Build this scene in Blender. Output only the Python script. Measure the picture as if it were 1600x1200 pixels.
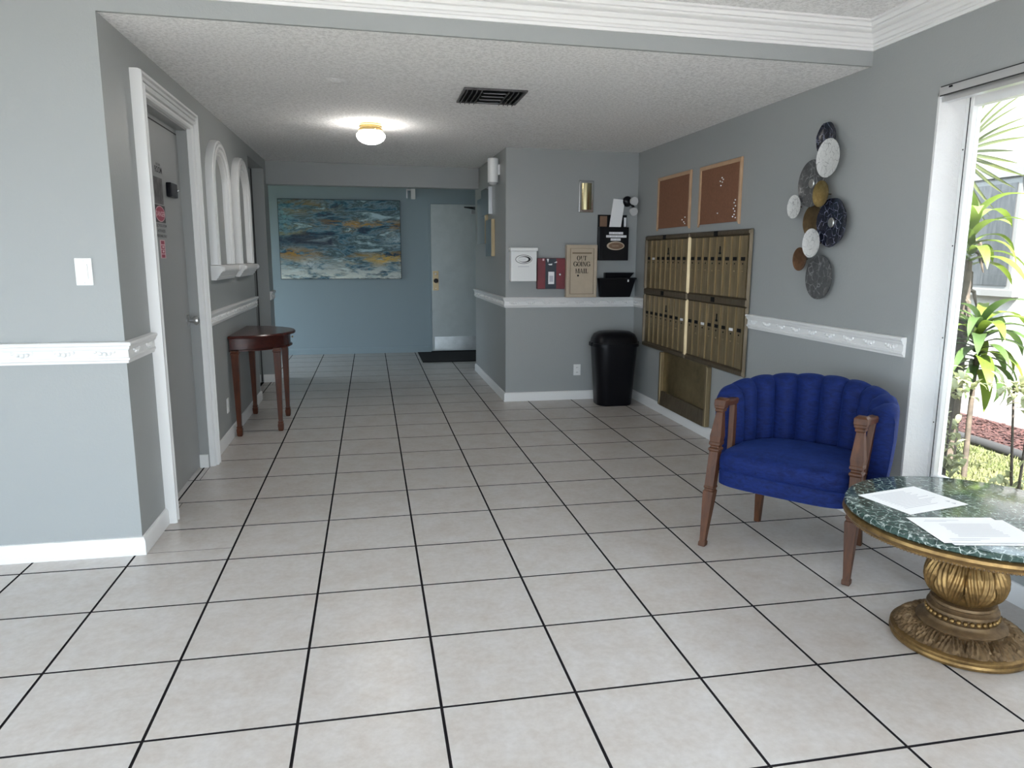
import bpy, math, random
from mathutils import Vector, Matrix
random.seed(7)
PI = math.pi
C = bpy.context.scene.collection
scene = bpy.context.scene
for o in list(bpy.data.objects):
    bpy.data.objects.remove(o)

# ------------------------------------------------------------------ camera
CAM = Vector((0.7145, -1.6746, 1.4380))
YAW, PITCH, ROLL, FPX = 0.1925, -0.1740, 0.0036, 1127.0
fw = Vector((math.sin(YAW) * math.cos(PITCH), math.cos(YAW) * math.cos(PITCH), math.sin(PITCH)))
r0 = Vector((math.cos(YAW), -math.sin(YAW), 0)); u0 = r0.cross(fw)
rv = math.cos(ROLL) * r0 + math.sin(ROLL) * u0
uv = -math.sin(ROLL) * r0 + math.cos(ROLL) * u0
cd = bpy.data.cameras.new('camera'); cam = bpy.data.objects.new('camera', cd); C.objects.link(cam)
cd.sensor_width = 36; cd.sensor_fit = 'HORIZONTAL'; cd.lens = 36 * FPX / 1600; cd.clip_start = 0.05
m = Matrix((rv, uv, -fw)).transposed().to_4x4(); m.translation = CAM
cam.matrix_world = m
scene.camera = cam

def in_view(p, mg=60):
    d = Vector(p) - CAM; z = d.dot(fw)
    if z < .1: return False
    x = 800 + FPX * d.dot(rv) / z; y = 600 - FPX * d.dot(uv) / z
    return -mg < x < 1600 + mg and -mg < y < 1200 + mg

# ------------------------------------------------------------------ light and exposure
w = bpy.data.worlds.new('sky'); scene.world = w; w.use_nodes = True
bg = w.node_tree.nodes['Background']
bg.inputs[0].default_value = (0.74, 0.88, 1.0, 1); bg.inputs[1].default_value = 5.0
scene.view_settings.view_transform = 'Standard'
scene.view_settings.look = 'None'
scene.view_settings.exposure = 0.58
scene.view_settings.gamma = 1.0
scene.view_settings.use_curve_mapping = False

SUN = bpy.data.lights.new('sun', 'SUN'); SUN.energy = 27.0; SUN.angle = math.radians(1.0); SUN.color = (1, .96, .9)
so = bpy.data.objects.new('sun', SUN); C.objects.link(so)
so.rotation_euler = Vector((.22, .62, -.75)).to_track_quat('-Z', 'Y').to_euler()   # shines through the entrance onto the lobby floor
def portal(name, loc, rot, sx, sy):
    L = bpy.data.lights.new(name, 'AREA'); L.shape = 'RECTANGLE'; L.size = sx; L.size_y = sy
    L.cycles.is_portal = True
    o = bpy.data.objects.new(name, L); C.objects.link(o); o.location = loc; o.rotation_euler = rot
portal('window_portal', (3.60, 0.1, 1.24), (0, PI / 2, 0), 1.95, 2.75)
portal('corridor_portal', (-2.56, 8.35, .97), (0, -PI / 2, 0), 1.86, 1.7)
portal('side_portal', (-3.16, -.6, 1.05), (0, -PI / 2, 0), 1.9, 3.6)
portal('entrance_portal', (0.3, -2.98, 1.08), (PI / 2, 0, 0), 5.6, 2.15)

# ------------------------------------------------------------------ materials
MATS = {}
def nodes(name):
    mt = bpy.data.materials.new(name); mt.use_nodes = True
    nt = mt.node_tree; bs = nt.nodes['Principled BSDF']; MATS[name] = mt
    return mt, nt, bs
def nn(nt, typ, **kw):
    n = nt.nodes.new(typ)
    for k, v in kw.items():
        if k in n.inputs.keys(): n.inputs[k].default_value = v
        else: setattr(n, k, v)
    return n
def rgba(c): return (c[0], c[1], c[2], 1)
def ramp(nt, src, stops, interp='LINEAR'):
    r = nt.nodes.new('ShaderNodeValToRGB'); r.color_ramp.interpolation = interp
    e = r.color_ramp.elements
    while len(e) < len(stops): e.new(.5)
    for i, (p, c) in enumerate(stops):
        e[i].position = p; e[i].color = rgba(c)
    if src is not None: nt.links.new(src, r.inputs[0])
    return r
def mix(nt, fac, a, b, blend='MIX'):
    x = nt.nodes.new('ShaderNodeMix'); x.data_type = 'RGBA'; x.blend_type = blend
    for i, v in ((0, fac), (6, a), (7, b)):
        if hasattr(v, 'is_linked') or isinstance(v, bpy.types.NodeSocket): nt.links.new(v, x.inputs[i])
        elif i == 0: x.inputs[0].default_value = v
        else: x.inputs[i].default_value = rgba(v)
    return x.outputs[2]
def objco(nt, scale=(1, 1, 1), loc=(0, 0, 0), src='Object'):
    t = nt.nodes.new('ShaderNodeTexCoord'); mp = nt.nodes.new('ShaderNodeMapping')
    mp.inputs['Scale'].default_value = scale; mp.inputs['Location'].default_value = loc
    nt.links.new(t.outputs[src], mp.inputs['Vector']); return mp.outputs[0]
def noise(nt, vec, scale, detail=4, rough=.6, dist=0):
    n = nn(nt, 'ShaderNodeTexNoise', Scale=scale, Detail=detail, Roughness=rough, Distortion=dist)
    if vec is not None: nt.links.new(vec, n.inputs['Vector'])
    return n.outputs['Fac']
def bump(nt, bs, h, strength, dist=.01):
    b = nn(nt, 'ShaderNodeBump', Strength=strength, Distance=dist)
    nt.links.new(h, b.inputs['Height']); nt.links.new(b.outputs[0], bs.inputs['Normal'])
def setp(bs, col=None, rough=.5, metal=0., spec=.5):
    if col is not None: bs.inputs['Base Color'].default_value = rgba(col)
    bs.inputs['Roughness'].default_value = rough; bs.inputs['Metallic'].default_value = metal
    bs.inputs['Specular IOR Level'].default_value = spec
def M(name, col, rough=.5, metal=0., spec=.5, var=None, bmp=None, scale=(1, 1, 1)):
    mt, nt, bs = nodes(name); setp(bs, col, rough, metal, spec)
    if var:
        sc, c2 = var
        f = ramp(nt, noise(nt, objco(nt, scale), sc), [(.35, col), (.65, c2)])
        nt.links.new(f.outputs[0], bs.inputs['Base Color'])
    if bmp:
        sc, st, di = bmp
        bump(nt, bs, noise(nt, objco(nt, scale), sc, 3), st, di)
    return mt
M('wall_paint', (.325, .338, .336), .45, spec=.35, bmp=(70, .18, .006))
M('blue_paint', (.31, .385, .42), .55, spec=.3, bmp=(70, .15, .006))
M('white_trim', (.76, .755, .75), .35, bmp=(40, .05, .004))
M('reveal_stucco', (.72, .72, .72), .8, bmp=(55, .5, .012))
M('door_paint', (.30, .305, .302), .4, bmp=(30, .04, .004))
M('backdoor_paint', (.55, .60, .60), .35, var=(6, (.5, .55, .55)))
M('grout', (.022, .02, .022), 1., spec=0)
M('black_plastic', (.004, .004, .006), .34, spec=.22)
M('black_matte', (.006, .006, .007), .75, spec=.2)
M('white_plastic', (.8, .8, .79), .35)
M('white_metal', (.78, .785, .78), .3)
M('aluminium', (.62, .63, .64), .35, .9)
M('steel', (.55, .55, .55), .28, 1., bmp=None)
M('kick_steel', (.6, .62, .62), .38, 1., var=(9, (.5, .52, .52)))
M('mirror', (.42, .42, .41), .12, 1.)
M('chrome', (.6, .6, .6), .15, 1.)
M('dark_line', (.03, .03, .03), .7)
M('ink', (.02, .02, .022), .7)
M('ink_brown', (.045, .032, .02), .6)
M('paper_white', (.86, .86, .87), .7)
M('print_grey', (.55, .55, .6), .8)
M('tan_metal', (.50, .41, .31), .42, var=(14, (.46, .38, .285)))
M('tan_dark', (.22, .165, .11), .5)
M('red_box', (.20, .022, .032), .4, var=(7, (.15, .018, .026)))
M('dark_blue_label', (.018, .026, .04), .4)
M('kraft', (.20, .12, .075), .7)
M('sign_red', (.34, .03, .07), .45)
M('sign_black', (.03, .02, .025), .45)
M('sign_pink', (.75, .5, .53), .45)
M('lamp_lens', (.55, .55, .55), .25)
M('door_mat', (.006, .006, .007), .95, bmp=(200, .5, .004))
M('card_dark', (.04, .036, .036), .4, var=(22, (.14, .13, .13)))
M('soil', (.06, .035, .025), .95)

# popcorn ceiling
mt, nt, bs = nodes('popcorn'); setp(bs, (.66, .655, .65), .95, spec=.1)
v = objco(nt); n1 = noise(nt, v, 54, 5, .75)
rp = ramp(nt, n1, [(.40, (0, 0, 0)), (.62, (1, 1, 1))])
bump(nt, bs, rp.outputs[0], .55, .009)
cr = ramp(nt, n1, [(.42, (.80, .795, .79)), (.55, (1.0, .995, .99))]); nt.links.new(cr.outputs[0], bs.inputs['Base Color'])  # hollows painted darker, standing in for shade between the popcorn grains

# floor tile: per-object offset gives each tile its own clouding
mt, nt, bs = nodes('tile_glaze'); setp(bs, (.55, .5, .46), .30, spec=.42)
t = nt.nodes.new('ShaderNodeTexCoord'); oi = nt.nodes.new('ShaderNodeObjectInfo')
vm = nn(nt, 'ShaderNodeVectorMath', operation='MULTIPLY_ADD')
nt.links.new(oi.outputs['Random'], vm.inputs[0]); vm.inputs[1].default_value = (37, 53, 11); nt.links.new(t.outputs['Object'], vm.inputs[2])
a = noise(nt, vm.outputs[0], 8, 6, .62, 0); b = noise(nt, vm.outputs[0], 42, 3, .6)
c1 = ramp(nt, a, [(.32, (.475, .425, .39)), (.5, (.515, .478, .452)), (.68, (.55, .522, .51))])
c2 = mix(nt, .18, c1.outputs[0], ramp(nt, b, [(.35, (.36, .31, .27)), (.65, (.63, .60, .57))]).outputs[0])
nt.links.new(c2, bs.inputs['Base Color'])
bump(nt, bs, b, .04, .003)
rr = ramp(nt, a, [(.3, (.31, .31, .31)), (.7, (.28, .28, .28))]); nt.links.new(rr.outputs[0], bs.inputs['Roughness'])

# brushed brass of the mailboxes
def brass(name, c_a, c_b, rough, sc=(60, 60, 4), metal=.85):
    mt, nt, bs = nodes(name); setp(bs, c_a, rough, metal)
    f = noise(nt, objco(nt, sc), 1., 5, .7)
    nt.links.new(ramp(nt, f, [(.3, c_a), (.7, c_b)]).outputs[0], bs.inputs['Base Color'])
    rr = ramp(nt, f, [(.3, (rough - .06,) * 3), (.7, (rough + .1,) * 3)]); nt.links.new(rr.outputs[0], bs.inputs['Roughness'])
brass('box_brass', (.34, .26, .15), (.23, .175, .10), .42, metal=.7)
brass('bar_brass', (.15, .115, .075), (.10, .078, .052), .5, metal=.6)
brass('bright_brass', (.43, .335, .20), (.29, .22, .125), .40, metal=.75)
brass('bin_brass', (.28, .21, .105), (.16, .12, .06), .36, (5, 5, 5), .75)
brass('chime_gold', (.55, .49, .30), (.42, .36, .2), .18, (6, 6, 6), 1.)
brass('lamp_brass', (.72, .53, .24), (.6, .43, .18), .2, (6, 6, 6), 1.)
brass('gilt', (.33, .205, .075), (.13, .075, .028), .40, (16, 16, 16), .75)
brass('gilt_dark', (.23, .15, .075), (.11, .07, .038), .5, (20, 20, 20), .65)
brass('gold_disc', (.42, .31, .13), (.27, .19, .07), .38, (40, 40, 40), .9)
brass('bronze_disc', (.18, .12, .06), (.10, .066, .034), .42, (30, 30, 30), .85)
brass('copper_disc', (.25, .135, .075), (.15, .08, .045), .42, (30, 30, 30), .85)

# wood
def wood(name, c_a, c_b, rough, sc):
    mt, nt, bs = nodes(name); setp(bs, c_a, rough)
    f = noise(nt, objco(nt, sc), 3., 6, .7, .5)
    nt.links.new(ramp(nt, f, [(.3, c_a), (.7, c_b)]).outputs[0], bs.inputs['Base Color'])
    bump(nt, bs, f, .08, .004); bs.inputs['Specular IOR Level'].default_value = .32
wood('walnut', (.105, .040, .017), (.045, .017, .008), .46, (14, 14, 2))
wood('mahogany', (.075, .017, .012), (.035, .009, .008), .2, (3, 12, 12))
wood('mahogany_leg', (.10, .026, .008), (.05, .012, .005), .3, (14, 14, 2))
wood('pine', (.52, .34, .21), (.44, .28, .17), .5, (4, 4, 4))
M('cork', (.235, .105, .058), .95, var=(60, (.20, .088, .048)), bmp=(160, .4, .003))

# velvet
mt, nt, bs = nodes('velvet'); setp(bs, (.012, .03, .15), .75, spec=.2)
f = noise(nt, objco(nt, (6, 6, 16)), 4, 5, .7, .6)
nt.links.new(ramp(nt, f, [(.3, (.002, .0065, .05)), (.7, (.006, .020, .125))]).outputs[0], bs.inputs['Base Color'])
bs.inputs['Sheen Weight'].default_value = .12; bs.inputs['Sheen Roughness'].default_value = .45
bs.inputs['Sheen Tint'].default_value = (.1, .25, 1, 1)
bump(nt, bs, noise(nt, objco(nt), 120, 3), .2, .002)

# green marble with white veins
def marble(name, base, base2, vein, scale, w=.06, rough=.12):
    mt, nt, bs = nodes(name); setp(bs, base, rough)
    co = objco(nt)
    wn = nn(nt, 'ShaderNodeTexNoise', Scale=scale * .7, Detail=5.0); nt.links.new(co, wn.inputs['Vector'])
    ad = nn(nt, 'ShaderNodeVectorMath', operation='MULTIPLY_ADD'); nt.links.new(wn.outputs['Color'], ad.inputs[0])
    ad.inputs[1].default_value = (.9 / scale,) * 3; nt.links.new(co, ad.inputs[2])
    vo = nn(nt, 'ShaderNodeTexVoronoi', feature='DISTANCE_TO_EDGE', Scale=scale); nt.links.new(ad.outputs[0], vo.inputs['Vector'])
    k = ramp(nt, vo.outputs['Distance'], [(0, (1, 1, 1)), (w, (0, 0, 0))])
    br = ramp(nt, noise(nt, co, scale * 1.3, 4), [(.42, (0, 0, 0)), (.6, (1, 1, 1))])
    fac = mix(nt, 1., k.outputs[0], br.outputs[0], 'MULTIPLY')
    body = ramp(nt, noise(nt, co, scale * 2, 6, .7), [(.3, base), (.7, base2)])
    nt.links.new(mix(nt, fac, body.outputs[0], vein), bs.inputs['Base Color'])
marble('green_marble', (.010, .026, .022), (.06, .105, .092), (.58, .65, .62), 36, .075)
marble('navy_disc', (.006, .007, .016), (.016, .018, .035), (.25, .26, .34), 24, .05, .22)
marble('grey_disc', (.05, .05, .052), (.095, .095, .096), (.3, .3, .3), 20, .07, .3)
marble('white_disc', (.55, .55, .54), (.68, .68, .67), (.1, .1, .11), 26, .05, .35)

# abstract canvas
mt, nt, bs = nodes('canvas_paint'); setp(bs, (.2, .25, .3), .55, spec=.25)
g = objco(nt, (1, 1, 1), (0, 0, 0), 'Generated')
sep = nt.nodes.new('ShaderNodeSeparateXYZ'); nt.links.new(g, sep.inputs[0])
U, V = sep.outputs[0], sep.outputs[2]
st = objco(nt, (3.2, 1, 8.5), (3.1, 0, 1.7), 'Generated')
n1 = noise(nt, st, 1., 8, .68, .5); st2 = objco(nt, (5, 1, 11), (9.2, 0, 4.4), 'Generated'); n2 = noise(nt, st2, 1., 8, .72, .4)
n3 = noise(nt, objco(nt, (24, 1, 34), (1, 0, 2), 'Generated'), 1., 6, .8)
body = ramp(nt, n1, [(.40, (.008, .03, .06)), (.45, (.04, .12, .17)), (.49, (.16, .24, .29)), (.53, (.03, .055, .06)), (.57, (.10, .17, .20)), (.63, (.40, .52, .56))])
def band(sock, c, wd):
    s = nn(nt, 'ShaderNodeMath', operation='SUBTRACT'); nt.links.new(sock, s.inputs[0]); s.inputs[1].default_value = c
    ab = nn(nt, 'ShaderNodeMath', operation='ABSOLUTE'); nt.links.new(s.outputs[0], ab.inputs[0])
    return ramp(nt, ab.outputs[0], [(0, (1, 1, 1)), (wd, (0, 0, 0))]).outputs[0]
def mul(*ss):
    o = ss[0]
    for x in ss[1:]: o = mix(nt, 1., o, x, 'MULTIPLY')
    return o
def noisemask(n, lo, hi): return ramp(nt, n, [(lo, (0, 0, 0)), (hi, (1, 1, 1))]).outputs[0]
wob = nn(nt, 'ShaderNodeMath', operation='MULTIPLY_ADD'); nt.links.new(n1, wob.inputs[0]); wob.inputs[1].default_value = .22; nt.links.new(V, wob.inputs[2])
VW = wob.outputs[0]   # V displaced by about +.11
col = body.outputs[0]
low = ramp(nt, V, [(.0, (1, 1, 1)), (.30, (0, 0, 0))]).outputs[0]
col = mix(nt, mul(low, noisemask(n2, .42, .54)), col, (.66, .68, .63))
for c, wd, uc, uw, colr, lo, hi in ((.80, .10, .72, .5, (.50, .27, .06), .46, .53), (.37, .11, .85, .38, (.55, .36, .10), .45, .52), (.42, .12, .12, .32, (.38, .21, .05), .45, .52),
                                    (.72, .12, .08, .25, (.28, .21, .05), .44, .53), (1.02, .13, .2, .4, (.22, .14, .03), .46, .54)):
    col = mix(nt, mul(band(VW, c, wd), band(U, uc, uw), noisemask(n2, lo, hi)), col, colr)
col = mix(nt, mul(band(VW, .595, .11), ramp(nt, U, [(.42, (1, 1, 1)), (.5, (0, 0, 0))]).outputs[0]), col, (.004, .009, .03))
col = mix(nt, mul(band(VW, .30, .09), band(U, .25, .16), noisemask(n3, .42, .6)), col, (.72, .76, .76))
col = mix(nt, mul(band(VW, .62, .14), band(U, .95, .13), noisemask(n3, .42, .6)), col, (.55, .64, .66))
col = mix(nt, mul(band(VW, .88, .35), band(U, .04, .1), noisemask(n3, .42, .6)), col, (.16, .34, .38))
col = mix(nt, .12, col, ramp(nt, n3, [(.3, (.02, .03, .03)), (.7, (.5, .52, .5))]).outputs[0])
hs_ = nn(nt, 'ShaderNodeHueSaturation', Saturation=1.15, Value=1.35); nt.links.new(col, hs_.inputs['Color'])
nt.links.new(hs_.outputs[0], bs.inputs['Base Color']); bump(nt, bs, n3, .3, .004)
M('canvas_edge', (.02, .024, .03), .7)

# glass that lets light straight through
mt, nt, bs = nodes('window_glass')
nt.nodes.remove(bs); out = nt.nodes['Material Output']
tr = nn(nt, 'ShaderNodeBsdfTransparent'); gl = nn(nt, 'ShaderNodeBsdfGlossy'); gl.inputs['Roughness'].default_value = .02
fr = nn(nt, 'ShaderNodeFresnel'); fr.inputs[0].default_value = 1.25
ms = nt.nodes.new('ShaderNodeMixShader'); nt.links.new(fr.outputs[0], ms.inputs[0]); nt.links.new(tr.outputs[0], ms.inputs[1]); nt.links.new(gl.outputs[0], ms.inputs[2])
nt.links.new(ms.outputs[0], out.inputs[0])

# lit opal bowl
mt, nt, bs = nodes('opal_lit'); setp(bs, (.9, .9, .88), .3)
bs.inputs['Emission Color'].default_value = (1, .97, .92, 1); bs.inputs['Emission Strength'].default_value = 30.0

# outside
M('stucco_white', (.40, .385, .365), .9, bmp=(40, .3, .01))
M('house_glass', (.03, .032, .034), .3, var=(7, (.06, .062, .064)), scale=(1, 6, .7))
M('house_trim', (.16, .16, .155), .6)
M('pavement', (.13, .13, .135), .9, var=(3, (.11, .11, .11)))
M('grass_ground', (.06, .07, .025), .95, var=(9, (.09, .09, .04)))
M('grass_blade', (.075, .10, .025), .8, var=(3, (.13, .135, .055)))
M('mulch', (.055, .02, .016), .95, var=(20, (.03, .011, .01)))
M('edging', (.02, .02, .02), .8)
M('bark', (.10, .08, .06), .9, var=(18, (.05, .04, .032)))
def leafmat(name, a, b, trans=.35):
    mt, nt, bs = nodes(name); setp(bs, a, .45, spec=.35)
    oi = nt.nodes.new('ShaderNodeObjectInfo')
    f = noise(nt, objco(nt), 5, 3)
    c1 = ramp(nt, f, [(.3, a), (.7, b)]); c2 = mix(nt, oi.outputs['Random'], c1.outputs[0], b)
    nt.links.new(c2, bs.inputs['Base Color'])
    tl = nn(nt, 'ShaderNodeBsdfTranslucent'); nt.links.new(c2, tl.inputs[0])
    ms = nt.nodes.new('ShaderNodeMixShader'); ms.inputs[0].default_value = trans
    nt.links.new(bs.outputs[0], ms.inputs[1]); nt.links.new(tl.outputs[0], ms.inputs[2]); nt.links.new(ms.outputs[0], nt.nodes['Material Output'].inputs[0])
leafmat('leaf_green', (.045, .085, .012), (.14, .20, .03))
leafmat('leaf_dark', (.03, .055, .02), (.07, .12, .035))
leafmat('leaf_palm', (.06, .075, .022), (.10, .115, .04))
leafmat('leaf_pale', (.20, .23, .10), (.33, .34, .19))

# ------------------------------------------------------------------ mesh building
WM = {}
class B:
    def __init__(s): s.v = []; s.f = []
    def add(s, vs, fs):
        k = len(s.v); s.v += [tuple(p) for p in vs]; s.f += [tuple(i + k for i in f) for f in fs]; return s
    def box(s, x0, x1, y0, y1, z0, z1):
        return s.add([(x0, y0, z0), (x1, y0, z0), (x1, y1, z0), (x0, y1, z0), (x0, y0, z1), (x1, y0, z1), (x1, y1, z1), (x0, y1, z1)],
                     [(0, 3, 2, 1), (4, 5, 6, 7), (0, 1, 5, 4), (1, 2, 6, 5), (2, 3, 7, 6), (3, 0, 4, 7)])
    def loft(s, rings, cap=True, closed=True):
        n = len(rings[0]); k = len(s.v)
        for r in rings: s.v += [tuple(p) for p in r]
        for i in range(len(rings) - 1):
            for j in range(n if closed else n - 1):
                a = k + i * n + j; b = k + i * n + (j + 1) % n
                s.f.append((a, b, b + n, a + n))
        if cap:
            s.f.append(tuple(k + j for j in reversed(range(n))))
            s.f.append(tuple(k + (len(rings) - 1) * n + j for j in range(n)))
        return s
    def lathe(s, prof, n=32, c=(0, 0, 0), fn=None, cap=True):
        rings = []
        for (r, z) in prof:
            ring = []
            for j in range(n):
                t = 2 * PI * j / n; rr = r + (fn(t, r, z) if fn else 0)
                ring.append((c[0] + rr * math.cos(t), c[1] + rr * math.sin(t), c[2] + z))
            rings.append(ring)
        return s.loft(rings, cap)
    def tube(s, pts, rad, n=8):
        pts = [Vector(p) for p in pts]; rings = []
        if not isinstance(rad, (list, tuple)): rad = [rad] * len(pts)
        up = None
        for i, p in enumerate(pts):
            d = (pts[min(i + 1, len(pts) - 1)] - pts[max(i - 1, 0)]).normalized()
            if up is None:
                up = Vector((0, 0, 1)) if abs(d.z) < .9 else Vector((1, 0, 0))
            x = d.cross(up).normalized(); y = x.cross(d).normalized(); up = y
            rings.append([p + rad[i] * (math.cos(2 * PI * j / n) * x + math.sin(2 * PI * j / n) * y) for j in range(n)])
        return s.loft(rings)
    def sphere(s, c, r, n=10, m=6, sc=(1, 1, 1)):
        rings = []
        for i in range(m + 1):
            ph = PI * i / m; rr = max(math.sin(ph), .02)
            rings.append([(c[0] + sc[0] * r * rr * math.cos(2 * PI * j / n), c[1] + sc[1] * r * rr * math.sin(2 * PI * j / n), c[2] - sc[2] * r * math.cos(ph)) for j in range(n)])
        return s.loft(rings)
    def sweep(s, path, prof, mp=lambda u, v, n: (u, v, n), closed=False):
        """path in a plane (u,v); prof = [(offset to the right of travel, height along n)] closed loop."""
        P = [Vector(p) for p in path]; n = len(P); rings = []
        for i in range(n):
            ds = []
            if i > 0 or closed: ds.append((P[i] - P[i - 1]).normalized())
            if i < n - 1 or closed: ds.append((P[(i + 1) % n] - P[i]).normalized())
            ns = [Vector((d.y, -d.x)) for d in ds]
            nv = sum(ns, Vector((0, 0))).normalized(); k = 1 / max(nv.dot(ns[0]), .3)
            rings.append([mp(P[i].x + nv.x * k * a, P[i].y + nv.y * k * a, h) for a, h in prof])
        return s.loft(rings)
    def build(s, name, mat, parent=None, smooth=None, bev=0, label=None, local=False, stuff=False):
        vs = s.v; loc = Vector((0, 0, 0))
        if parent is not None:
            if not local:
                inv = WM[parent.name].inverted(); vs = [tuple(inv @ Vector(p)) for p in vs]
            mw = WM[parent.name].copy()
        elif not local:
            xs = [p[0] for p in vs]; ys = [p[1] for p in vs]; zs = [p[2] for p in vs]
            loc = Vector(((min(xs) + max(xs)) / 2, (min(ys) + max(ys)) / 2, min(zs)))
            vs = [(p[0] - loc.x, p[1] - loc.y, p[2] - loc.z) for p in vs]; mw = Matrix.Translation(loc)
        else: mw = Matrix.Identity(4)
        me = bpy.data.meshes.new(name); me.from_pydata(vs, [], s.f); me.materials.append(MATS[mat])
        if smooth is not None:
            me.polygons.foreach_set('use_smooth', [True] * len(me.polygons)); me.set_sharp_from_angle(angle=math.radians(smooth))
        me.update()
        o = bpy.data.objects.new(name, me); C.objects.link(o); o.location = loc
        if parent is not None: o.parent = parent
        WM[o.name] = mw
        if bev:
            bm = o.modifiers.new('bevel', 'BEVEL'); bm.width = bev; bm.segments = 2; bm.limit_method = 'ANGLE'
        if label: o['label'] = label
        if stuff: o['kind'] = 'stuff'
        return o
def box(name, mat, x0, x1, y0, y1, z0, z1, parent=None, bev=0, **k):
    return B().box(x0, x1, y0, y1, z0, z1).build(name, mat, parent, bev=bev, **k)
def tag(o, label, cat, group=None, kind=None):
    o['label'] = label; o['category'] = cat
    if group: o['group'] = group
    if kind: o['kind'] = kind
    return o
def thing(name, label, cat, loc=(0, 0, 0), rotz=0, group=None, kind=None):
    o = bpy.data.objects.new(name, None); C.objects.link(o); o.empty_display_size = .1
    o.location = loc; o.rotation_euler = (0, 0, rotz)
    WM[o.name] = Matrix.Translation(loc) @ Matrix.Rotation(rotz, 4, 'Z')
    return tag(o, label, cat, group, kind)
def struct(o, label, cat='wall'): return tag(o, label, cat, kind='structure')
def text(name, s, mat, parent, org, right, up, h, bold=0, depth=.0006, sx=1.0, align='CENTER'):
    cu = bpy.data.curves.new('t', 'FONT'); cu.body = s; cu.size = 1; cu.align_x = align; cu.offset = bold; cu.resolution_u = 3
    to = bpy.data.objects.new('t', cu); C.objects.link(to); bpy.context.view_layer.update()
    me = bpy.data.meshes.new_from_object(to); bpy.data.objects.remove(to)
    R, Uv = Vector(right).normalized(), Vector(up).normalized(); O = Vector(org); N = R.cross(Uv)
    k = h / .69
    b = B(); b.add([O + R * v.co.x * k * sx + Uv * v.co.y * k + N * depth for v in me.vertices], [tuple(p.vertices) for p in me.polygons])
    return b.build(name, mat, parent)

# ------------------------------------------------------------------ dimensions of the place
XL, XR, YP, YC, XC, YB = -0.415, 3.36, 1.945, 5.365, 2.02, 9.36
ZC, ZU = 2.465, 2.66
ZT = 2.52                     # wall tops, just above the gently falling ceiling
YF, XW = -2.9, -3.0           # entrance wall, far lobby wall
T = 0.45                      # tile pitch

DY0, DY1, DZ = 2.46, 3.47, 2.24
def zc(x, y): return 2.478 - .0098 * (x - XL) + .005 * (y - YP)
def zcr(x): return 2.515 + .0105 * (XR - x)
# floor
fl = B().box(XW - .15, XR + .25, YF - .15, 7.45, -.12, -.003).box(-2.4, 4.2, 7.45, YB + .15, -.12, -.003).build('floor', 'grout')
struct(fl, 'dark grout bed under the beige ceramic floor tiles', 'floor')
cx0 = fl.location.copy()
def tile_mesh(wx, wy):
    me = bpy.data.meshes.new('tile'); b = .0015
    x, y = wx / 2, wy / 2
    vs = [(-x, -y, -.006), (x, -y, -.006), (x, y, -.006), (-x, y, -.006), (-x, -y, -.0015), (x, -y, -.0015), (x, y, -.0015), (-x, y, -.0015),
          (-x + b, -y + b, 0), (x - b, -y + b, 0), (x - b, y - b, 0), (-x + b, y - b, 0)]
    fs = [(8, 9, 10, 11)]
    for j in range(4):
        k = (j + 1) % 4; fs += [(j, k, 4 + k, 4 + j), (4 + j, 4 + k, 8 + k, 8 + j)]   # edge, then arris; both coloured grout-dark so lit sides look shaded
    me.from_pydata(vs, [], fs); me.materials.append(MATS['tile_glaze']); me.materials.append(MATS['grout'])
    for p in me.polygons: p.material_index = 0 if p.index == 0 else 1
    me.update(); return me
G = .0036
regions = [(XW, XR, YF, YP), (XL, XR, YP, YC), (XL, XC, YC, 7.45), (-2.4, 4.2, 7.45, YB), (-.53, XL, 5.9, 6.97), (-.51, XL, DY0 + .012, DY1 - .012)]
rest = B(); cache = {}
for j in range(-8, 22):
    for i in range(-8, 11):
        pcs = []
        for (ax, bx_, ay, by) in regions:
            x0, x1 = max(ax, i * T + G), min(bx_, (i + 1) * T - G); y0, y1 = max(ay, j * T + G), min(by, (j + 1) * T - G)
            if x1 - x0 > .002 and y1 - y0 > .002: pcs.append((x0, x1, y0, y1))
        if len(pcs) > 1:      # one tile crossing from one floor zone into the next stays whole
            u = (min(p[0] for p in pcs), max(p[1] for p in pcs), min(p[2] for p in pcs), max(p[3] for p in pcs))
            if sum((p[1] - p[0]) * (p[3] - p[2]) for p in pcs) > .985 * (u[1] - u[0]) * (u[3] - u[2]): pcs = [u]
        for (x0, x1, y0, y1) in pcs:
            if x1 - x0 < .012 or y1 - y0 < .012: continue
            vis = any(in_view((x, y, 0), 30) for x in (x0, (x0 + x1) / 2, x1) for y in (y0, y1))
            if j > 16 and (i < -2 or i > 5): vis = False
            if vis:
                key = (round(x1 - x0, 3), round(y1 - y0, 3))
                if key not in cache: cache[key] = tile_mesh(*key)
                o = bpy.data.objects.new('tile', cache[key]); C.objects.link(o); o.parent = fl
                o.location = Vector(((x0 + x1) / 2, (y0 + y1) / 2, 0)) - cx0
            else:
                rest.box(x0, x1, y0, y1, -.006, 0)
rest.build('tile_field', 'tile_glaze', fl, stuff=True)

# ------------------------------------------------------------------ walls and ceilings
struct(box('wall_front', 'wall_paint', XW, XL, YP, YP + .2, 0, ZU + .02), 'grey wall face carrying the light switch and white chair rail', 'wall')
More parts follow.
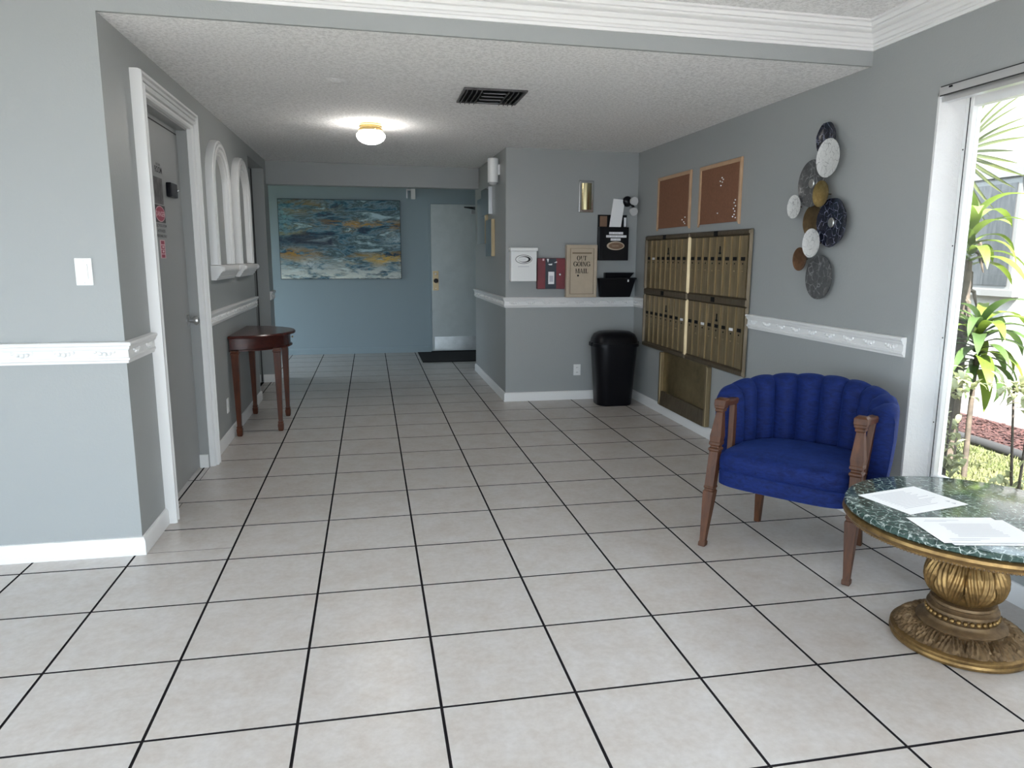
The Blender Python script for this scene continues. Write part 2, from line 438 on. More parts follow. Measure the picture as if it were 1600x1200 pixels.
# hall left wall with the service door opening and the elevator recess
b = B()
DY0, DY1, DZ = 2.46, 3.47, 2.24
b.box(XL - .2, XL, YP + .2, DY0, 0, ZT).box(XL - .2, XL, DY0, DY1, DZ, ZT).box(XL - .2, XL, DY1, 5.9, 0, ZT)
struct(box('wall_lintel', 'wall_paint', XL - .2, XL, 5.9, 6.97, 2.395, ZT), 'grey lintel above the lift recess', 'wall')
struct(box('wall_pier', 'wall_paint', XL - .2, XL, 6.97, 7.3, 0, ZT), 'grey pier just past the lift recess', 'wall')
struct(b.build('wall_left', 'wall_paint'), 'grey hall wall with the service door and white arched niches', 'wall')
struct(box('wall_shaft', 'wall_paint', -.9, -.62, 5.85, 7.02, 0, ZT), 'back of the shallow recess behind the steel lift door', 'wall')
# right wall with the window opening
WY0, WY1, WZ0, WZ1 = -1.2, 1.452, .28, 2.2
b = B().box(XR, XR + .22, WY1, YC + .2, 0, ZU).box(XR, XR + .22, YF, WY0, 0, ZU).box(XR, XR + .22, WY0, WY1, 0, WZ0).box(XR, XR + .22, WY0, WY1, WZ1, ZU)
struct(b.build('wall_right', 'wall_paint'), 'grey wall with brass mailboxes and the large garden window', 'wall')
struct(B().box(XC, XR, YC, YC + .2, 0, ZT).box(XC, XC + .2, YC + .2, 7.45, 0, ZT).build('wall_alcove', 'wall_paint'), 'grey jutting wall corner carrying the outgoing mail box', 'wall')
struct(box('wall_back', 'blue_paint', -2.4, 4.2, YB, YB + .15, 0, ZT), 'slate blue wall at the end of the hall behind the painting', 'wall')
b = B().box(-2.55, -2.4, 7.3, 7.5, 0, ZT).box(-2.55, -2.4, 9.2, YB + .15, 0, ZT).box(-2.55, -2.4, 7.5, 9.2, 1.9, ZT).box(-2.4, XL - .2, 7.15, 7.3, 0, ZT).box(4.2, 4.35, 7.45, YB + .15, 0, ZT).box(XC + .2, 4.2, 7.3, 7.45, 0, ZT)
struct(b.build('wall_corridor', 'blue_paint'), 'blue side walls of the cross corridor beyond the hall', 'wall')
# lobby behind the viewpoint: far side wall and glazed entrance wall
struct(B().box(XW - .15, XW, YF, -2.4, 0, ZU).box(XW - .15, XW, 1.2, YP + .2, 0, ZU).box(XW - .15, XW, -2.4, 1.2, 0, .1).box(XW - .15, XW, -2.4, 1.2, 2.0, ZU).build('wall_side', 'wall_paint'), 'grey side wall of the entrance lobby', 'wall')
EX0, EX1, EZ1 = -2.5, 3.1, 2.15
b = B().box(XW - .15, EX0, YF - .15, YF, 0, ZU).box(EX1, XR + .22, YF - .15, YF, 0, ZU).box(EX0, EX1, YF - .15, YF, EZ1, ZU)
struct(b.build('wall_entrance', 'wall_paint'), 'grey wall around the glazed entrance of the lobby', 'wall')
# ceilings
def slab(rects, f, th=.05):
    b = B()
    for (x0, x1, y0, y1) in rects:
        q = [(x0, y0), (x1, y0), (x1, y1), (x0, y1)]
        b.loft([[(x, y, f(x, y)) for x, y in q], [(x, y, f(x, y) + th) for x, y in q]])
    return b
struct(slab([(XL - .2, XR + .2, YP + .02, YC + .2), (XL - .2, XC + .2, YC + .2, 7.3), (-2.55, 4.35, 7.3, YB + .15)], zc).build('ceiling', 'popcorn'), 'popcorn textured off-white ceiling of the hall', 'ceiling')
struct(slab([(XW - .15, XR + .22, YF - .15, YP + .2)], lambda x, y: zcr(x) + .122).build('ceiling_lobby', 'popcorn'), 'higher popcorn ceiling of the entrance lobby', 'ceiling')
struct(B().loft([[(x, y, z) for y, z in ((YP, zc(x, YP)), (YP + .019, zc(x, YP)), (YP + .019, 2.66), (YP, 2.66))] for x in (XL, XR)]).build('ceiling_beam', 'wall_paint'), 'grey drop face between the lobby ceiling and the lower hall ceiling', 'beam')
struct(box('ceiling_header', 'wall_paint', XL, XC, 7.15, 7.3, 2.245, ZT), 'grey header crossing the hall before the blue wall', 'beam')

# ------------------------------------------------------------------ mouldings
CROWN = [(0, 0), (.01, 0), (.012, .014), (.02, .016), (.02, .026), (.03, .03), (.034, .042), (.034, .048), (.046, .052), (.054, .064), (.054, .07), (.068, .073), (.078, .082), (.078, .09), (.09, .092), (.094, .104), (.094, .11), (.108, .113), (.11, .124), (0, .124)]
struct(B().sweep([(XW, YP), (XR, YP), (XR, YF)], CROWN, lambda u, v, n: (u, v, zcr(u) + n)).build('trim_1', 'white_trim', smooth=30), 'white stepped crown moulding under the lobby ceiling', 'moulding')
RAIL = [(0, 0), (.012, .001), (.014, .012), (.02, .016), (.021, .026), (.016, .03), (.015, .062), (.02, .066), (.024, .074), (.024, .08), (.031, .085), (.033, .094), (.028, .10), (0, .102)]
def rail(name, path, label, step=.165):
    o = B().sweep(path, [(a, .945 + h) for a, h in RAIL]).build(name, 'white_trim', smooth=30)
    struct(o, label, 'chair rail')
    b = B()
    for (p, q) in zip(path, path[1:]):
        p, q = Vector(p), Vector(q); L = (q - p).length; d = (q - p) / L; nrm = Vector((d.y, -d.x))
        k = max(1, int(L / step))
        for i in range(k):
            c = p + d * (L * (i + .5) / k)
            for e, zz, rr in ((-.04, .004, .008), (-.02, -.003, .011), (0, -.006, .0125), (.02, -.003, .011), (.04, .004, .008)):
                x = c + d * e + nrm * .0155
                b.sphere((x.x, x.y, .945 + .05 + zz), rr, 6, 4)
    b.build('swag_ornament', 'white_trim', o, smooth=60)
rail('trim_2', [(XW, YP), (XL, YP), (XL, 2.36)], 'white chair rail with swags under the light switch, turning the corner', .165)
rail('trim_3', [(XL, 3.57), (XL, 5.9)], 'white chair rail with bead ornament below the arched niches', .115)
rail('trim_4', [(XL, 6.97), (XL, 7.29)], 'short white chair rail end on the pier past the lift')
rail('trim_5', [(XC, 7.45), (XC, YC), (XR, YC), (XR, 5.04)], 'white chair rail wrapping the alcove wall under the outgoing mail box', .15)
rail('trim_6', [(XR, 3.06), (XR, 1.50)], 'white chair rail with swags between the mailboxes and the window')
BASE = [(0, 0), (.016, 0), (.016, .07), (.012, .08), (.008, .088), (0, .09)]
def baseb(name, path, label): struct(B().sweep(path, BASE).build(name, 'white_trim', smooth=30), label, 'baseboard')
baseb('baseboard_front', [(XW, YP), (XL, YP), (XL, 2.36)], 'white baseboard under the light switch wall, turning into the hall')
baseb('baseboard_left', [(XL, 3.57), (XL, 5.9)], 'white baseboard behind the half-round console table')
baseb('baseboard_pier', [(-.53, 6.97), (XL, 6.97), (XL, 7.3)], 'white baseboard around the pier past the lift')
baseb('baseboard_right', [(XC, 7.45), (XC, YC), (XR, YC), (XR, YF)], 'white baseboard around the alcove and along the mailbox wall')
struct(B().sweep([(-2.4, YB), (1.56, YB)], BASE).build('baseboard_back', 'blue_paint'), 'blue painted baseboard along the end wall', 'baseboard')

# ------------------------------------------------------------------ service door (left)
d1 = thing('door_1', 'grey service door with warning stickers in a thick white casing', 'door', (XL, (DY0 + DY1) / 2, 0), kind='structure')
CAS = [(0, 0), (0, .028), (-.008, .036), (-.02, .036), (-.022, .022), (-.028, .022), (-.03, .042), (-.042, .052), (-.052, .046), (-.054, .028), (-.06, .028), (-.062, .044), (-.074, .05), (-.078, .034), (-.084, .034), (-.087, .054), (-.1, .054), (-.106, .04), (-.106, 0)]
# path travels up the near jamb, across, down the far jamb; interior of the opening is on the right
cs = B().sweep([(DY0, 0), (DY0, DZ), (DY1, DZ), (DY1, 0)], CAS, lambda u, v, n: (XL + n, u, v)).build('casing', 'white_trim', d1, smooth=30)
box('jamb_lining', 'door_paint', XL - .19, XL, DY0 - .0, DY0 + .012, 0, DZ, d1); box('jamb_lining', 'door_paint', XL - .19, XL, DY1 - .012, DY1, 0, DZ, d1)
box('head_lining', 'door_paint', XL - .19, XL, DY0, DY1, DZ - .012, DZ, d1)
box('stop', 'door_paint', -.50, -.478, DY0 + .012, DY1 - .012, 2.205, DZ - .012, d1)
box('plinth', 'white_trim', -.475, XL - .005, DY1 - .026, DY1 - .012, 0, .09, d1)
slab = box('slab', 'door_paint', -.52, -.475, DY0 + .014, DY1 - .014, .012, 2.195, d1, bev=.002)
box('gap_line', 'dark_line', -.52, -.477, DY0 + .014, DY1 - .014, 2.196, 2.204, d1)
kb = B(); KX = -.475
for (x, r) in ((0, .034), (.006, .034), (.01, .024), (.014, .013), (.034, .013), (.038, .022), (.046, .029), (.058, .031), (.068, .026), (.073, .014), (.075, .004)):
    pass
prof = [(.034, 0), (.034, .006), (.024, .01), (.013, .014), (.013, .034), (.022, .038), (.029, .046), (.031, .058), (.026, .068), (.014, .073), (.003, .075)]
kb.loft([[(KX + h, 3.40 + r * math.cos(2 * PI * j / 20), 1.02 + r * math.sin(2 * PI * j / 20)) for j in range(20)] for r, h in prof])
kb.build('knob', 'steel', d1, smooth=40, label='round satin steel knob')
# stickers on the slab
FX = -.4745
def stick(nm, mat, y0, y1, z0, z1, label=None, t=.0008): return box(nm, mat, FX, FX + t, y0, y1, z0, z1, d1, label=label)
Rr, Uu = (0, 1, 0), (0, 0, 1)
s1 = stick('name_sticker', 'door_paint', 2.85, 3.12, 1.90, 1.97)
text('lettering', 'MACHINE', 'ink', s1, (FX + .001, 2.965, 1.953), Rr, Uu, .014)
text('lettering', 'ROOM', 'ink', s1, (FX + .001, 2.965, 1.913), Rr, Uu, .034, .02)
stick('photo_sticker', 'card_dark', 2.855, 3.03, 1.735, 1.885, 'dark photographic notice sticker')
bx2 = box('latch_box', 'black_plastic', FX, FX + .03, 3.11, 3.26, 1.79, 1.875, d1, bev=.005, label='black plastic box')
B().sphere((FX + .032, 3.25, 1.835), .009).build('glint_button', 'chrome', bx2, smooth=60)
s2 = stick('danger_sticker', 'sign_black', 2.835, 3.045, 1.63, 1.728, 'black and red DANGER sticker')
def oval(y, z, ry, rz, x, mat, nm, par, axis='x', n=32, hole=None):
    b = B(); f = (lambda a, c: (x, a, c)) if axis == 'x' else (lambda a, c: (a, x, c))
    o_ = [f(y + ry * math.cos(2 * PI * j / n), z + rz * math.sin(2 * PI * j / n)) for j in range(n)]
    if hole:
        i_ = [f(y + hole[0] + ry * hole[1] * math.cos(2 * PI * j / n), z + rz * hole[2] * math.sin(2 * PI * j / n)) for j in range(n)]
        b.add(o_ + i_, [(j, (j + 1) % n, n + (j + 1) % n, n + j) for j in range(n)])
    else: b.add(o_, [tuple(range(n)) if axis == 'x' else tuple(reversed(range(n)))])
    return b.build(nm, mat, par)
oval(2.94, 1.679, .098, .045, FX + .0012, 'sign_pink', 'oval_border', s2); oval(2.94, 1.679, .09, .041, FX + .0016, 'sign_red', 'oval', s2)
text('lettering', 'DANGER', 'sign_pink', s2, (FX + .0018, 2.94, 1.665), Rr, Uu, .028, .015, sx=1.15)
s3 = stick('notice_sticker', 'door_paint', 2.83, 3.05, 1.535, 1.625)
for k_, tx in enumerate(('ELECTRICAL ROOM', 'AUTHORIZED', 'PERSONNEL ONLY')):
    text('lettering', tx, 'ink', s3, (FX + .001, 2.94, 1.605 - .03 * k_), Rr, Uu, .015, .01, sx=1.15)
s4 = stick('code_sticker', 'sign_pink', 2.89, 2.99, 1.425, 1.53, 'small red and pink vertical sticker')
for k_, (z0, z1) in enumerate(((1.505, 1.525), (1.478, 1.499), (1.452, 1.474), (1.428, 1.447))):
    box('print_mark', 'sign_red', FX, FX + .0014, 2.905, 2.975, z0, z1, s4)
    if k_ in (1, 2): box('print_mark', 'sign_pink', FX, FX + .0018, 2.925, 2.962, z0 + .006, z1 - .004, s4)

# ------------------------------------------------------------------ arched niches
def arch(yc, label):
    t_ = thing('arched_niche', label, 'niche', (XL, yc, 1.25), group='arched niches above the hall chair rail')
    hw = .285; zb, zs = 1.375, 1.965
    path = [(yc - hw, zb), (yc - hw, zs)] + [(yc - hw * math.cos(PI * k / 20), zs + hw * math.sin(PI * k / 20) * .93) for k in range(1, 20)] + [(yc + hw, zs), (yc + hw, zb)]
    pr_ = [(.055, 0), (.055, .026), (.048, .04), (.04, .04), (.036, .024), (.028, .024), (.024, .05), (.008, .058), (0, .034), (-.008, .034), (-.012, .058), (-.03, .058), (-.034, .038), (-.042, .038), (-.046, .056), (-.055, .05), (-.06, .03), (-.06, 0)]
    B().sweep(path, pr_, lambda u, v, n: (XL + n, u, v)).build('arch_frame', 'white_trim', t_, smooth=35)
    inner = [(XL + .006, yc - hw, zb)] + [(XL + .006, yc - hw * math.cos(PI * k / 20), zs + hw * math.sin(PI * k / 20) * .93) for k in range(0, 21)] + [(XL + .006, yc + hw, zb)]
    back = [(XL + .001, p[1], p[2]) for p in inner]
    B().loft([back, inner]).build('back_panel', 'wall_paint', t_)
    sp = [(0, 0), (.035, 0), (.04, .012), (.05, .018), (.052, .03), (.062, .036), (.066, .048), (.075, .056), (.084, .07), (.086, .082), (.08, .096), (.07, .104), (0, .108)]
    B().sweep([(XL, yc - .36), (XL, yc + .36)], [(a, 1.265 + h) for a, h in sp]).build('sill', 'white_trim', t_, smooth=35)
    for s_ in (-1, 1):
        y = yc + s_ * .335
        B().sphere((XL + .075, y, 1.345), .024, 12, 8, (1, 1.1, 1)).build('sill_knob', 'white_trim', t_, smooth=60)
arch(4.275, 'white arched niche nearer the service door, with moulded sill')
arch(5.255, 'white arched niche nearer the lift, with moulded sill')

# ------------------------------------------------------------------ lift door
lf = thing('lift_door', 'narrow view of a steel lift door in its recess', 'lift door', (-.55, 6.43, 0))
box('door_panel', 'mirror', -.58, -.545, 5.9, 6.97, .01, 2.39, lf); box('edge_strip', 'dark_line', -.545, -.54, 6.945, 6.968, .01, 2.39, lf)
box('edge_strip', 'steel', -.545, -.535, 5.905, 5.95, .01, 2.39, lf)

# ------------------------------------------------------------------ back door
d2 = thing('door_2', 'pale grey metal door with steel kick plate beside the painting', 'door', (2.05, YB, 0), kind='structure')
BX0, BX1 = 1.62, 2.53
sl = box('slab', 'backdoor_paint', BX0, BX1, YB - .03, YB - .002, .02, 2.21, d2, bev=.003)
b = B().box(BX0 - .035, BX0 - .004, YB - .022, YB - .001, 0, 2.25).box(BX1 + .004, BX1 + .04, YB - .022, YB - .001, 0, 2.25).box(BX0 - .004, BX1 + .004, YB - .022, YB - .001, 2.216, 2.25)
b.build('frame', 'blue_paint', d2)
box('kick_plate', 'kick_steel', BX0 + .035, BX1 - .03, YB - .034, YB - .03, .035, .235, d2, label='brushed steel kick plate')
lk = box('lock_plate', 'bright_brass', 1.64, 1.725, YB - .036, YB - .03, .94, 1.23, d2, label='worn brass lock plate')
B().loft([[(1.682 + r * math.cos(2 * PI * j / 18), YB - .036 - h, 1.085 + r * math.sin(2 * PI * j / 18)) for j in range(18)] for r, h in ((.03, 0), (.03, .006), (.014, .01), (.014, .03), (.03, .036), (.034, .05), (.026, .062), (.004, .065))]).build('knob', 'black_plastic', lk, smooth=40)
B().loft([[(1.682 + r * math.cos(2 * PI * j / 14), YB - .036 - h, 1.185 + r * math.sin(2 * PI * j / 14)) for j in range(14)] for r, h in ((.016, 0), (.016, .008), (.012, .01))]).build('cylinder', 'steel', lk, smooth=40)
box('screw', 'steel', 1.676, 1.688, YB - .038, YB - .036, .965, .975, lk)
cl = box('closer_body', 'steel', 2.22, 2.48, YB - .085, YB - .03, 2.07, 2.13, d2, bev=.004)
B().tube([(2.30, YB - .09, 2.14), (2.11, YB - .14, 2.165)], .009).build('closer_arm', 'dark_line', cl); B().tube([(2.11, YB - .14, 2.165), (2.36, YB - .02, 2.17)], .008).build('closer_arm', 'dark_line', cl)
tag(box('threshold', 'black_matte', BX0 - .02, BX1, YB - .05, YB - .001, 0, .016), 'black threshold strip under the metal door', 'threshold')
tag(box('door_mat', 'door_mat', 1.39, 2.42, 8.24, 9.29, 0, .012, bev=.004), 'black door mat in front of the metal door', 'mat')
# wall bracket above
br = thing('wall_bracket', 'small pale bracket fixed high on the blue wall beside the painting', 'bracket', (1.35, YB, 2.28))
box('arm', 'white_plastic', 1.335, 1.40, YB - .05, YB - .002, 2.275, 2.42, br, bev=.004); box('rod', 'steel', 1.27, 1.285, YB - .03, YB - .002, 2.29, 2.42, br)
box('bar', 'steel', 1.27, 1.40, YB - .02, YB - .002, 2.40, 2.42, br)

# painting
pt = thing('painting', 'wide abstract canvas in teal, navy, gold and white on the blue wall', 'painting', (.31, YB, 1.115))
box('canvas', 'canvas_paint', -.55, 1.168, YB - .038, YB - .006, 1.118, 2.245, pt)
b = B().box(-.556, -.551, YB - .036, YB - .001, 1.112, 2.251).box(1.169, 1.174, YB - .036, YB - .001, 1.112, 2.251).box(-.551, 1.169, YB - .036, YB - .001, 1.112, 1.117).box(-.551, 1.169, YB - .036, YB - .001, 2.246, 2.251)
b.build('edge_frame', 'canvas_edge', pt)

# ------------------------------------------------------------------ ceiling fixtures
LC = (.752, 4.45); ZC = zc(*LC)
cl = thing('ceiling_light', 'lit white glass bowl ceiling light with a brass collar', 'ceiling light', (LC[0], LC[1], ZC - .16))
B().lathe([(.085, 0), (.092, -.006), (.092, -.02), (.085, -.024), (.085, -.032), (.093, -.038), (.093, -.054), (.086, -.058)], 40, (LC[0], LC[1], ZC)).build('collar', 'lamp_brass', cl, smooth=35)
B().lathe([(.084, -.058), (.10, -.066), (.113, -.082), (.113, -.098), (.10, -.122), (.075, -.140), (.045, -.151), (.015, -.155), (.002, -.1555)], 40, (LC[0], LC[1], ZC)).build('glass_bowl', 'opal_lit', cl, smooth=50)
for k in range(3):
    a_ = -1.2 + k * 2.1
    B().sphere((LC[0] + .094 * math.cos(a_), LC[1] + .094 * math.sin(a_), ZC - .046), .006, 8, 5).build('thumbscrew', 'lamp_brass', cl, smooth=60)
VX, VY = 1.513, 3.165; ZC = zc(VX, VY) - .002
vt = thing('ceiling_vent', 'dark square air vent with angled louvres in the popcorn ceiling', 'vent', (VX, VY, ZC - .02))
box('backing', 'black_matte', VX - .19, VX + .19, VY - .195, VY + .195, ZC - .003, ZC - .001, vt)
b = B().box(VX - .2, VX + .2, VY - .205, VY - .192, ZC - .012, ZC - .001).box(VX - .2, VX + .2, VY + .192, VY + .205, ZC - .012, ZC - .001)
b.box(VX - .2, VX - .188, VY - .192, VY + .192, ZC - .012, ZC - .001).box(VX + .188, VX + .2, VY - .192, VY + .192, ZC - .012, ZC - .001).build('frame', 'card_dark', vt)
M('vent_slat', (.10, .10, .10), .5); M('vent_grey', (.36, .36, .36), .45)
def slat(nm, mat, p0, p1, wd, th, ang, par):
    p0, p1 = Vector(p0), Vector(p1); d = (p1 - p0).normalized(); sd = d.cross(Vector((0, 0, 1))); v1 = sd * math.cos(ang) + Vector((0, 0, 1)) * math.sin(ang); v2 = d.cross(v1)
    c = [v1 * wd / 2 + v2 * th / 2, -v1 * wd / 2 + v2 * th / 2, -v1 * wd / 2 - v2 * th / 2, v1 * wd / 2 - v2 * th / 2]
    return B().loft([[p0 + q for q in c], [p1 + q for q in c]]).build(nm, mat, par)
for sgn in (-1, 1):
    for k in range(4):
        x = VX + sgn * (.085 + .03 * k)
        slat('louvre', 'vent_slat', (x, VY - .19, ZC - .014), (x, VY + .19, ZC - .013), .022, .003, 1.25, vt)
for k in range(4):
    y = VY - .14 + .092 * k
    slat('louvre', 'vent_grey', (VX - .072, y, ZC - .015), (VX + .072, y, ZC - .015), .05, .002, -.35, vt)
ZC = zc(.545, 3.01)
tag(B().lathe([(.072, 0), (.072, -.002), (.062, -.005), (.035, -.006), (.03, -.009), (.002, -.010)], 36, (.545, 3.01, ZC)).build('ceiling_cover_plate', 'popcorn', smooth=35), 'flat round white cover plate on the popcorn ceiling', 'cover plate')

# ------------------------------------------------------------------ switch and outlets
sw = thing('light_switch', 'white rocker light switch on the grey wall above the chair rail', 'light switch', (-.558, YP, 1.305))
box('plate', 'white_plastic', -.594, -.523, YP - .006, YP - .0005, 1.305, 1.427, sw, bev=.002); rk = box('rocker', 'white_plastic', -.576, -.541, YP - .011, YP - .006, 1.333, 1.4, sw, bev=.002)
for z in (1.316, 1.416): B().loft([[(-.558 + r * math.cos(2 * PI * j / 10), y, z + r * math.sin(2 * PI * j / 10)) for j in range(10)] for r, y in ((.003, YP - .006), (.003, YP - .0072))]).build('screw', 'steel', sw)
o1 = thing('power_outlet', 'white double power outlet beside the black trash can', 'outlet', (2.763, YC, .25))
box('plate', 'white_plastic', 2.726, 2.8, YC - .006, YC - .0005, .248, .362, o1, bev=.002)
for z in (.28, .33):
    s_ = box('socket', 'white_plastic', 2.745, 2.781, YC - .009, YC - .006, z - .014, z + .014, o1, bev=.003)
    for x in (2.756, 2.77): box('slot', 'dark_line', x - .0015, x + .0015, YC - .0096, YC - .009, z - .006, z + .006, s_)
o2 = thing('power_outlet', 'white double power outlet low on the wall beside the console table', 'outlet', (XL, 4.19, .23))
box('plate', 'white_plastic', XL + .0005, XL + .006, 4.155, 4.228, .228, .342, o2, bev=.002)
for z in (.26, .31): box('socket', 'white_plastic', XL + .006, XL + .009, 4.174, 4.209, z - .014, z + .014, o2, bev=.003)

# ------------------------------------------------------------------ alcove wall: boxes
Y = YC
def squiggle(nm, mat, par, cx, y, cz, w_, h_):      # blurred script too small to read: a wavy pen stroke
    b = B(); n_ = 24; pts = [(cx - w_ / 2 + w_ * k / n_, cz + h_ / 2 * math.sin(k * 1.35) * (1 - .5 * k / n_)) for k in range(n_ + 1)]
    for (xa, za), (xb, zb) in zip(pts, pts[1:]): b.add([(xa, y, za), (xb, y, zb), (xb, y, zb + .004), (xa, y, za + .004)], [(0, 1, 2, 3)])
    return b.build(nm, mat, par)
# chime cover
ch = thing('door_chime', 'slim chrome and gold chime cover above the outgoing mail box', 'chime', (2.82, Y, 1.875))
box('frame', 'chrome', 2.745, 2.895, Y - .022, Y - .001, 1.875, 2.178, ch, bev=.006)
n = 14; ring = lambda z: [(2.82 - .052 * math.cos(PI * j / n), Y - .022 - .032 * math.sin(PI * j / n), z) for j in range(n + 1)]
B().loft([ring(1.90), ring(2.153)]).build('gold_cover', 'chime_gold', ch, smooth=40)
# white box
wb = thing('white_drop_box', 'white metal drop box with an oval black logo, beside the red box', 'box', (2.18, Y, 1.205))
box('body', 'white_metal', 2.055, 2.312, Y - .085, Y - .001, 1.205, 1.50, wb, bev=.006)
box('lid', 'white_metal', 2.047, 2.322, Y - .10, Y - .001, 1.497, 1.53, wb, bev=.006)
box('slot_line', 'print_grey', 2.125, 2.235, Y - .0862, Y - .085, 1.345, 1.352, wb)
lg = oval(2.182, 1.418, .083, .043, Y - .0858, 'ink', 'logo', wb, 'y'); oval(2.182, 1.418, .078, .0385, Y - .0862, 'white_metal', 'logo_field', lg, 'y')
oval(2.19, 1.418, .062, .030, Y - .0866, 'ink', 'logo_swoosh', lg, 'y', hole=(-.012, .80, .78)); squiggle('logo_script', 'print_grey', lg, 2.172, Y - .0868, 1.415, .06, .018)
# red box
rb = thing('red_key_box', 'flat dark red metal box with a navy stripe, between the white and tan boxes', 'box', (2.462, Y, 1.13))
box('body', 'red_box', 2.326, 2.605, Y - .06, Y - .001, 1.13, 1.43, rb, bev=.004)
st_ = box('navy_label', 'dark_blue_label', 2.405, 2.515, Y - .0612, Y - .06, 1.131, 1.427, rb)
box('white_card', 'paper_white', 2.435, 2.495, Y - .0622, Y - .0612, 1.178, 1.298, st_); box('card_print', 'print_grey', 2.445, 2.485, Y - .0626, Y - .0622, 1.20, 1.26, st_)
B().add([(2.418, Y - .0622, 1.423), (2.44, Y - .0622, 1.423), (2.43, Y - .0622, 1.385)], [(0, 1, 2)]).build('torn_sticker', 'paper_white', st_)
B().add([(2.43, Y - .0622, 1.372), (2.475, Y - .0622, 1.378), (2.47, Y - .0622, 1.362), (2.445, Y - .0622, 1.362)], [(3, 2, 1, 0)]).build('torn_sticker', 'paper_white', st_)
B().add([(2.49, Y - .0622, 1.385), (2.52, Y - .0622, 1.402), (2.522, Y - .0622, 1.385)], [(2, 1, 0)]).build('torn_sticker', 'paper_white', st_)
box('white_patch', 'sign_pink', 2.375, 2.393, Y - .0612, Y - .06, 1.405, 1.425, rb)
B().loft([[(2.553 + r * math.cos(2 * PI * j / 14), Y - .06 - h, 1.272 + r * math.sin(2 * PI * j / 14)) for j in range(14)] for r, h in ((.011, 0), (.011, .006), (.008, .009))]).build('lock', 'chrome', rb, smooth=40)
# outgoing mail
om = thing('outgoing_mail_box', 'tan metal wall box lettered OUT GOING MAIL standing on the chair rail', 'mail box', (2.765, Y, 1.047))
box('body', 'tan_metal', 2.61, 2.922, Y - .10, Y - .034, 1.0475, 1.56, om, bev=.004)
b = B().sweep([(2.625, 1.062), (2.625, 1.545), (2.907, 1.545), (2.907, 1.062)], [(0, 0), (.018, 0), (.018, .006), (0, .008)], lambda u, v, n: (u, Y - .10 - n, v), closed=True); b.build('door_frame', 'tan_metal', om)
dd = box('door', 'tan_metal', 2.65, 2.882, Y - .104, Y - .10, 1.085, 1.525, om, bev=.002)
box('mail_slot', 'tan_dark', 2.665, 2.862, Y - .1058, Y - .104, 1.472, 1.488, dd)
def serif_word(word, cx, z0, h, par):
    tk, tn, sf = .25, .10, .065
    def el(cx_, cy_, ro, io, a0, a1, n=18):
        q = []
        for k in range(n):
            a, b_ = a0 + (a1 - a0) * k / n, a0 + (a1 - a0) * (k + 1) / n
            q.append([(cx_ + ro[0] * math.cos(a), cy_ + ro[1] * math.sin(a)), (cx_ + ro[0] * math.cos(b_), cy_ + ro[1] * math.sin(b_)), (cx_ + io[0] * math.cos(b_), cy_ + io[1] * math.sin(b_)), (cx_ + io[0] * math.cos(a), cy_ + io[1] * math.sin(a))])
        return q
    R_ = lambda x0, x1, y0, y1: [[(x0, y0), (x1, y0), (x1, y1), (x0, y1)]]
    D_ = lambda xa, xb, w_: [[(xa, 0), (xa + w_, 0), (xb + w_, 1), (xb, 1)]]
    S_ = lambda xc, y, w_=.19: R_(xc - w_, xc + w_, max(0, y - sf), min(1, y + sf))
    L = {'O': (.86, el(.43, .5, (.44, .53), (.20, .44), 0, 2 * PI, 28)),
         'U': (.86, R_(.12, .12 + tk, .35, 1) + R_(.68, .68 + tn, .35, 1) + el(.43, .36, (.31, .38), (.25, .30), PI, 2 * PI) + S_(.21, 1) + S_(.71, 1, .14)),
         'T': (.82, R_(.41 - tk / 2, .41 + tk / 2, 0, 1) + R_(.02, .80, .92, 1) + R_(.02, .08, .70, 1) + R_(.74, .80, .70, 1) + S_(.41, 0)),
         'G': (.92, el(.45, .5, (.45, .53), (.21, .44), .55, 1.72 * PI, 24) + R_(.68, .68 + tk, .04, .42) + S_(.775, .42, .16) + R_(.76, .82, .62, .98)),
         'I': (.44, R_(.22 - tk / 2, .22 + tk / 2, 0, 1) + S_(.22, 0) + S_(.22, 1)),
         'N': (.92, R_(.14, .14 + tn, 0, 1) + R_(.72, .72 + tn, 0, 1) + [[(.58, 0), (.79, 0), (.32, 1), (.10, 1)]] + S_(.175, 0, .14) + S_(.755, 1, .14)),
         'M': (1.1, R_(.14, .14 + tn, 0, 1) + R_(.80, .80 + tk, 0, 1) + [[(.46, 0), (.56, 0), (.33, 1), (.10, 1)]] + [[(.46, 0), (.54, 0), (.86, 1), (.78, 1)]] + S_(.175, 0, .14) + S_(.895, 0, .17)),
         'A': (.88, D_(.08, .36, tn) + [[(.58, 0), (.80, 0), (.50, 1), (.36, 1)]] + R_(.2, .62, .28, .35) + S_(.11, 0, .13) + S_(.70, 0, .16)),
         'L': (.78, R_(.12, .12 + tk, 0, 1) + R_(.12, .74, 0, .08) + R_(.68, .74, 0, .32) + S_(.215, 0, .18) + S_(.215, 1, .18))}
    tot = sum(L[c][0] for c in word) * h * .92; x = cx - tot / 2; b = B()
    for c in word:
        for q in L[c][1]: b.add([(x + p[0] * h * .92, Y - .1048, z0 + p[1] * h) for p in q], [(0, 1, 2, 3)])
        x += L[c][0] * h * .92
    return b.build('lettering', 'ink_brown', par)
for k, s_ in enumerate(('OUT', 'GOING', 'MAIL')): serif_word(s_, 2.762, (1.410, 1.352, 1.284)[k], (.044, .046, .046)[k], dd)
for (a_, c_, e_, g_) in ((2.644, 2.650, 1.08, 1.53), (2.882, 2.888, 1.08, 1.53), (2.650, 2.882, 1.08, 1.085), (2.650, 2.882, 1.525, 1.53)): box('door_gap', 'tan_dark', a_, c_, Y - .1012, Y - .0995, e_, g_, om)
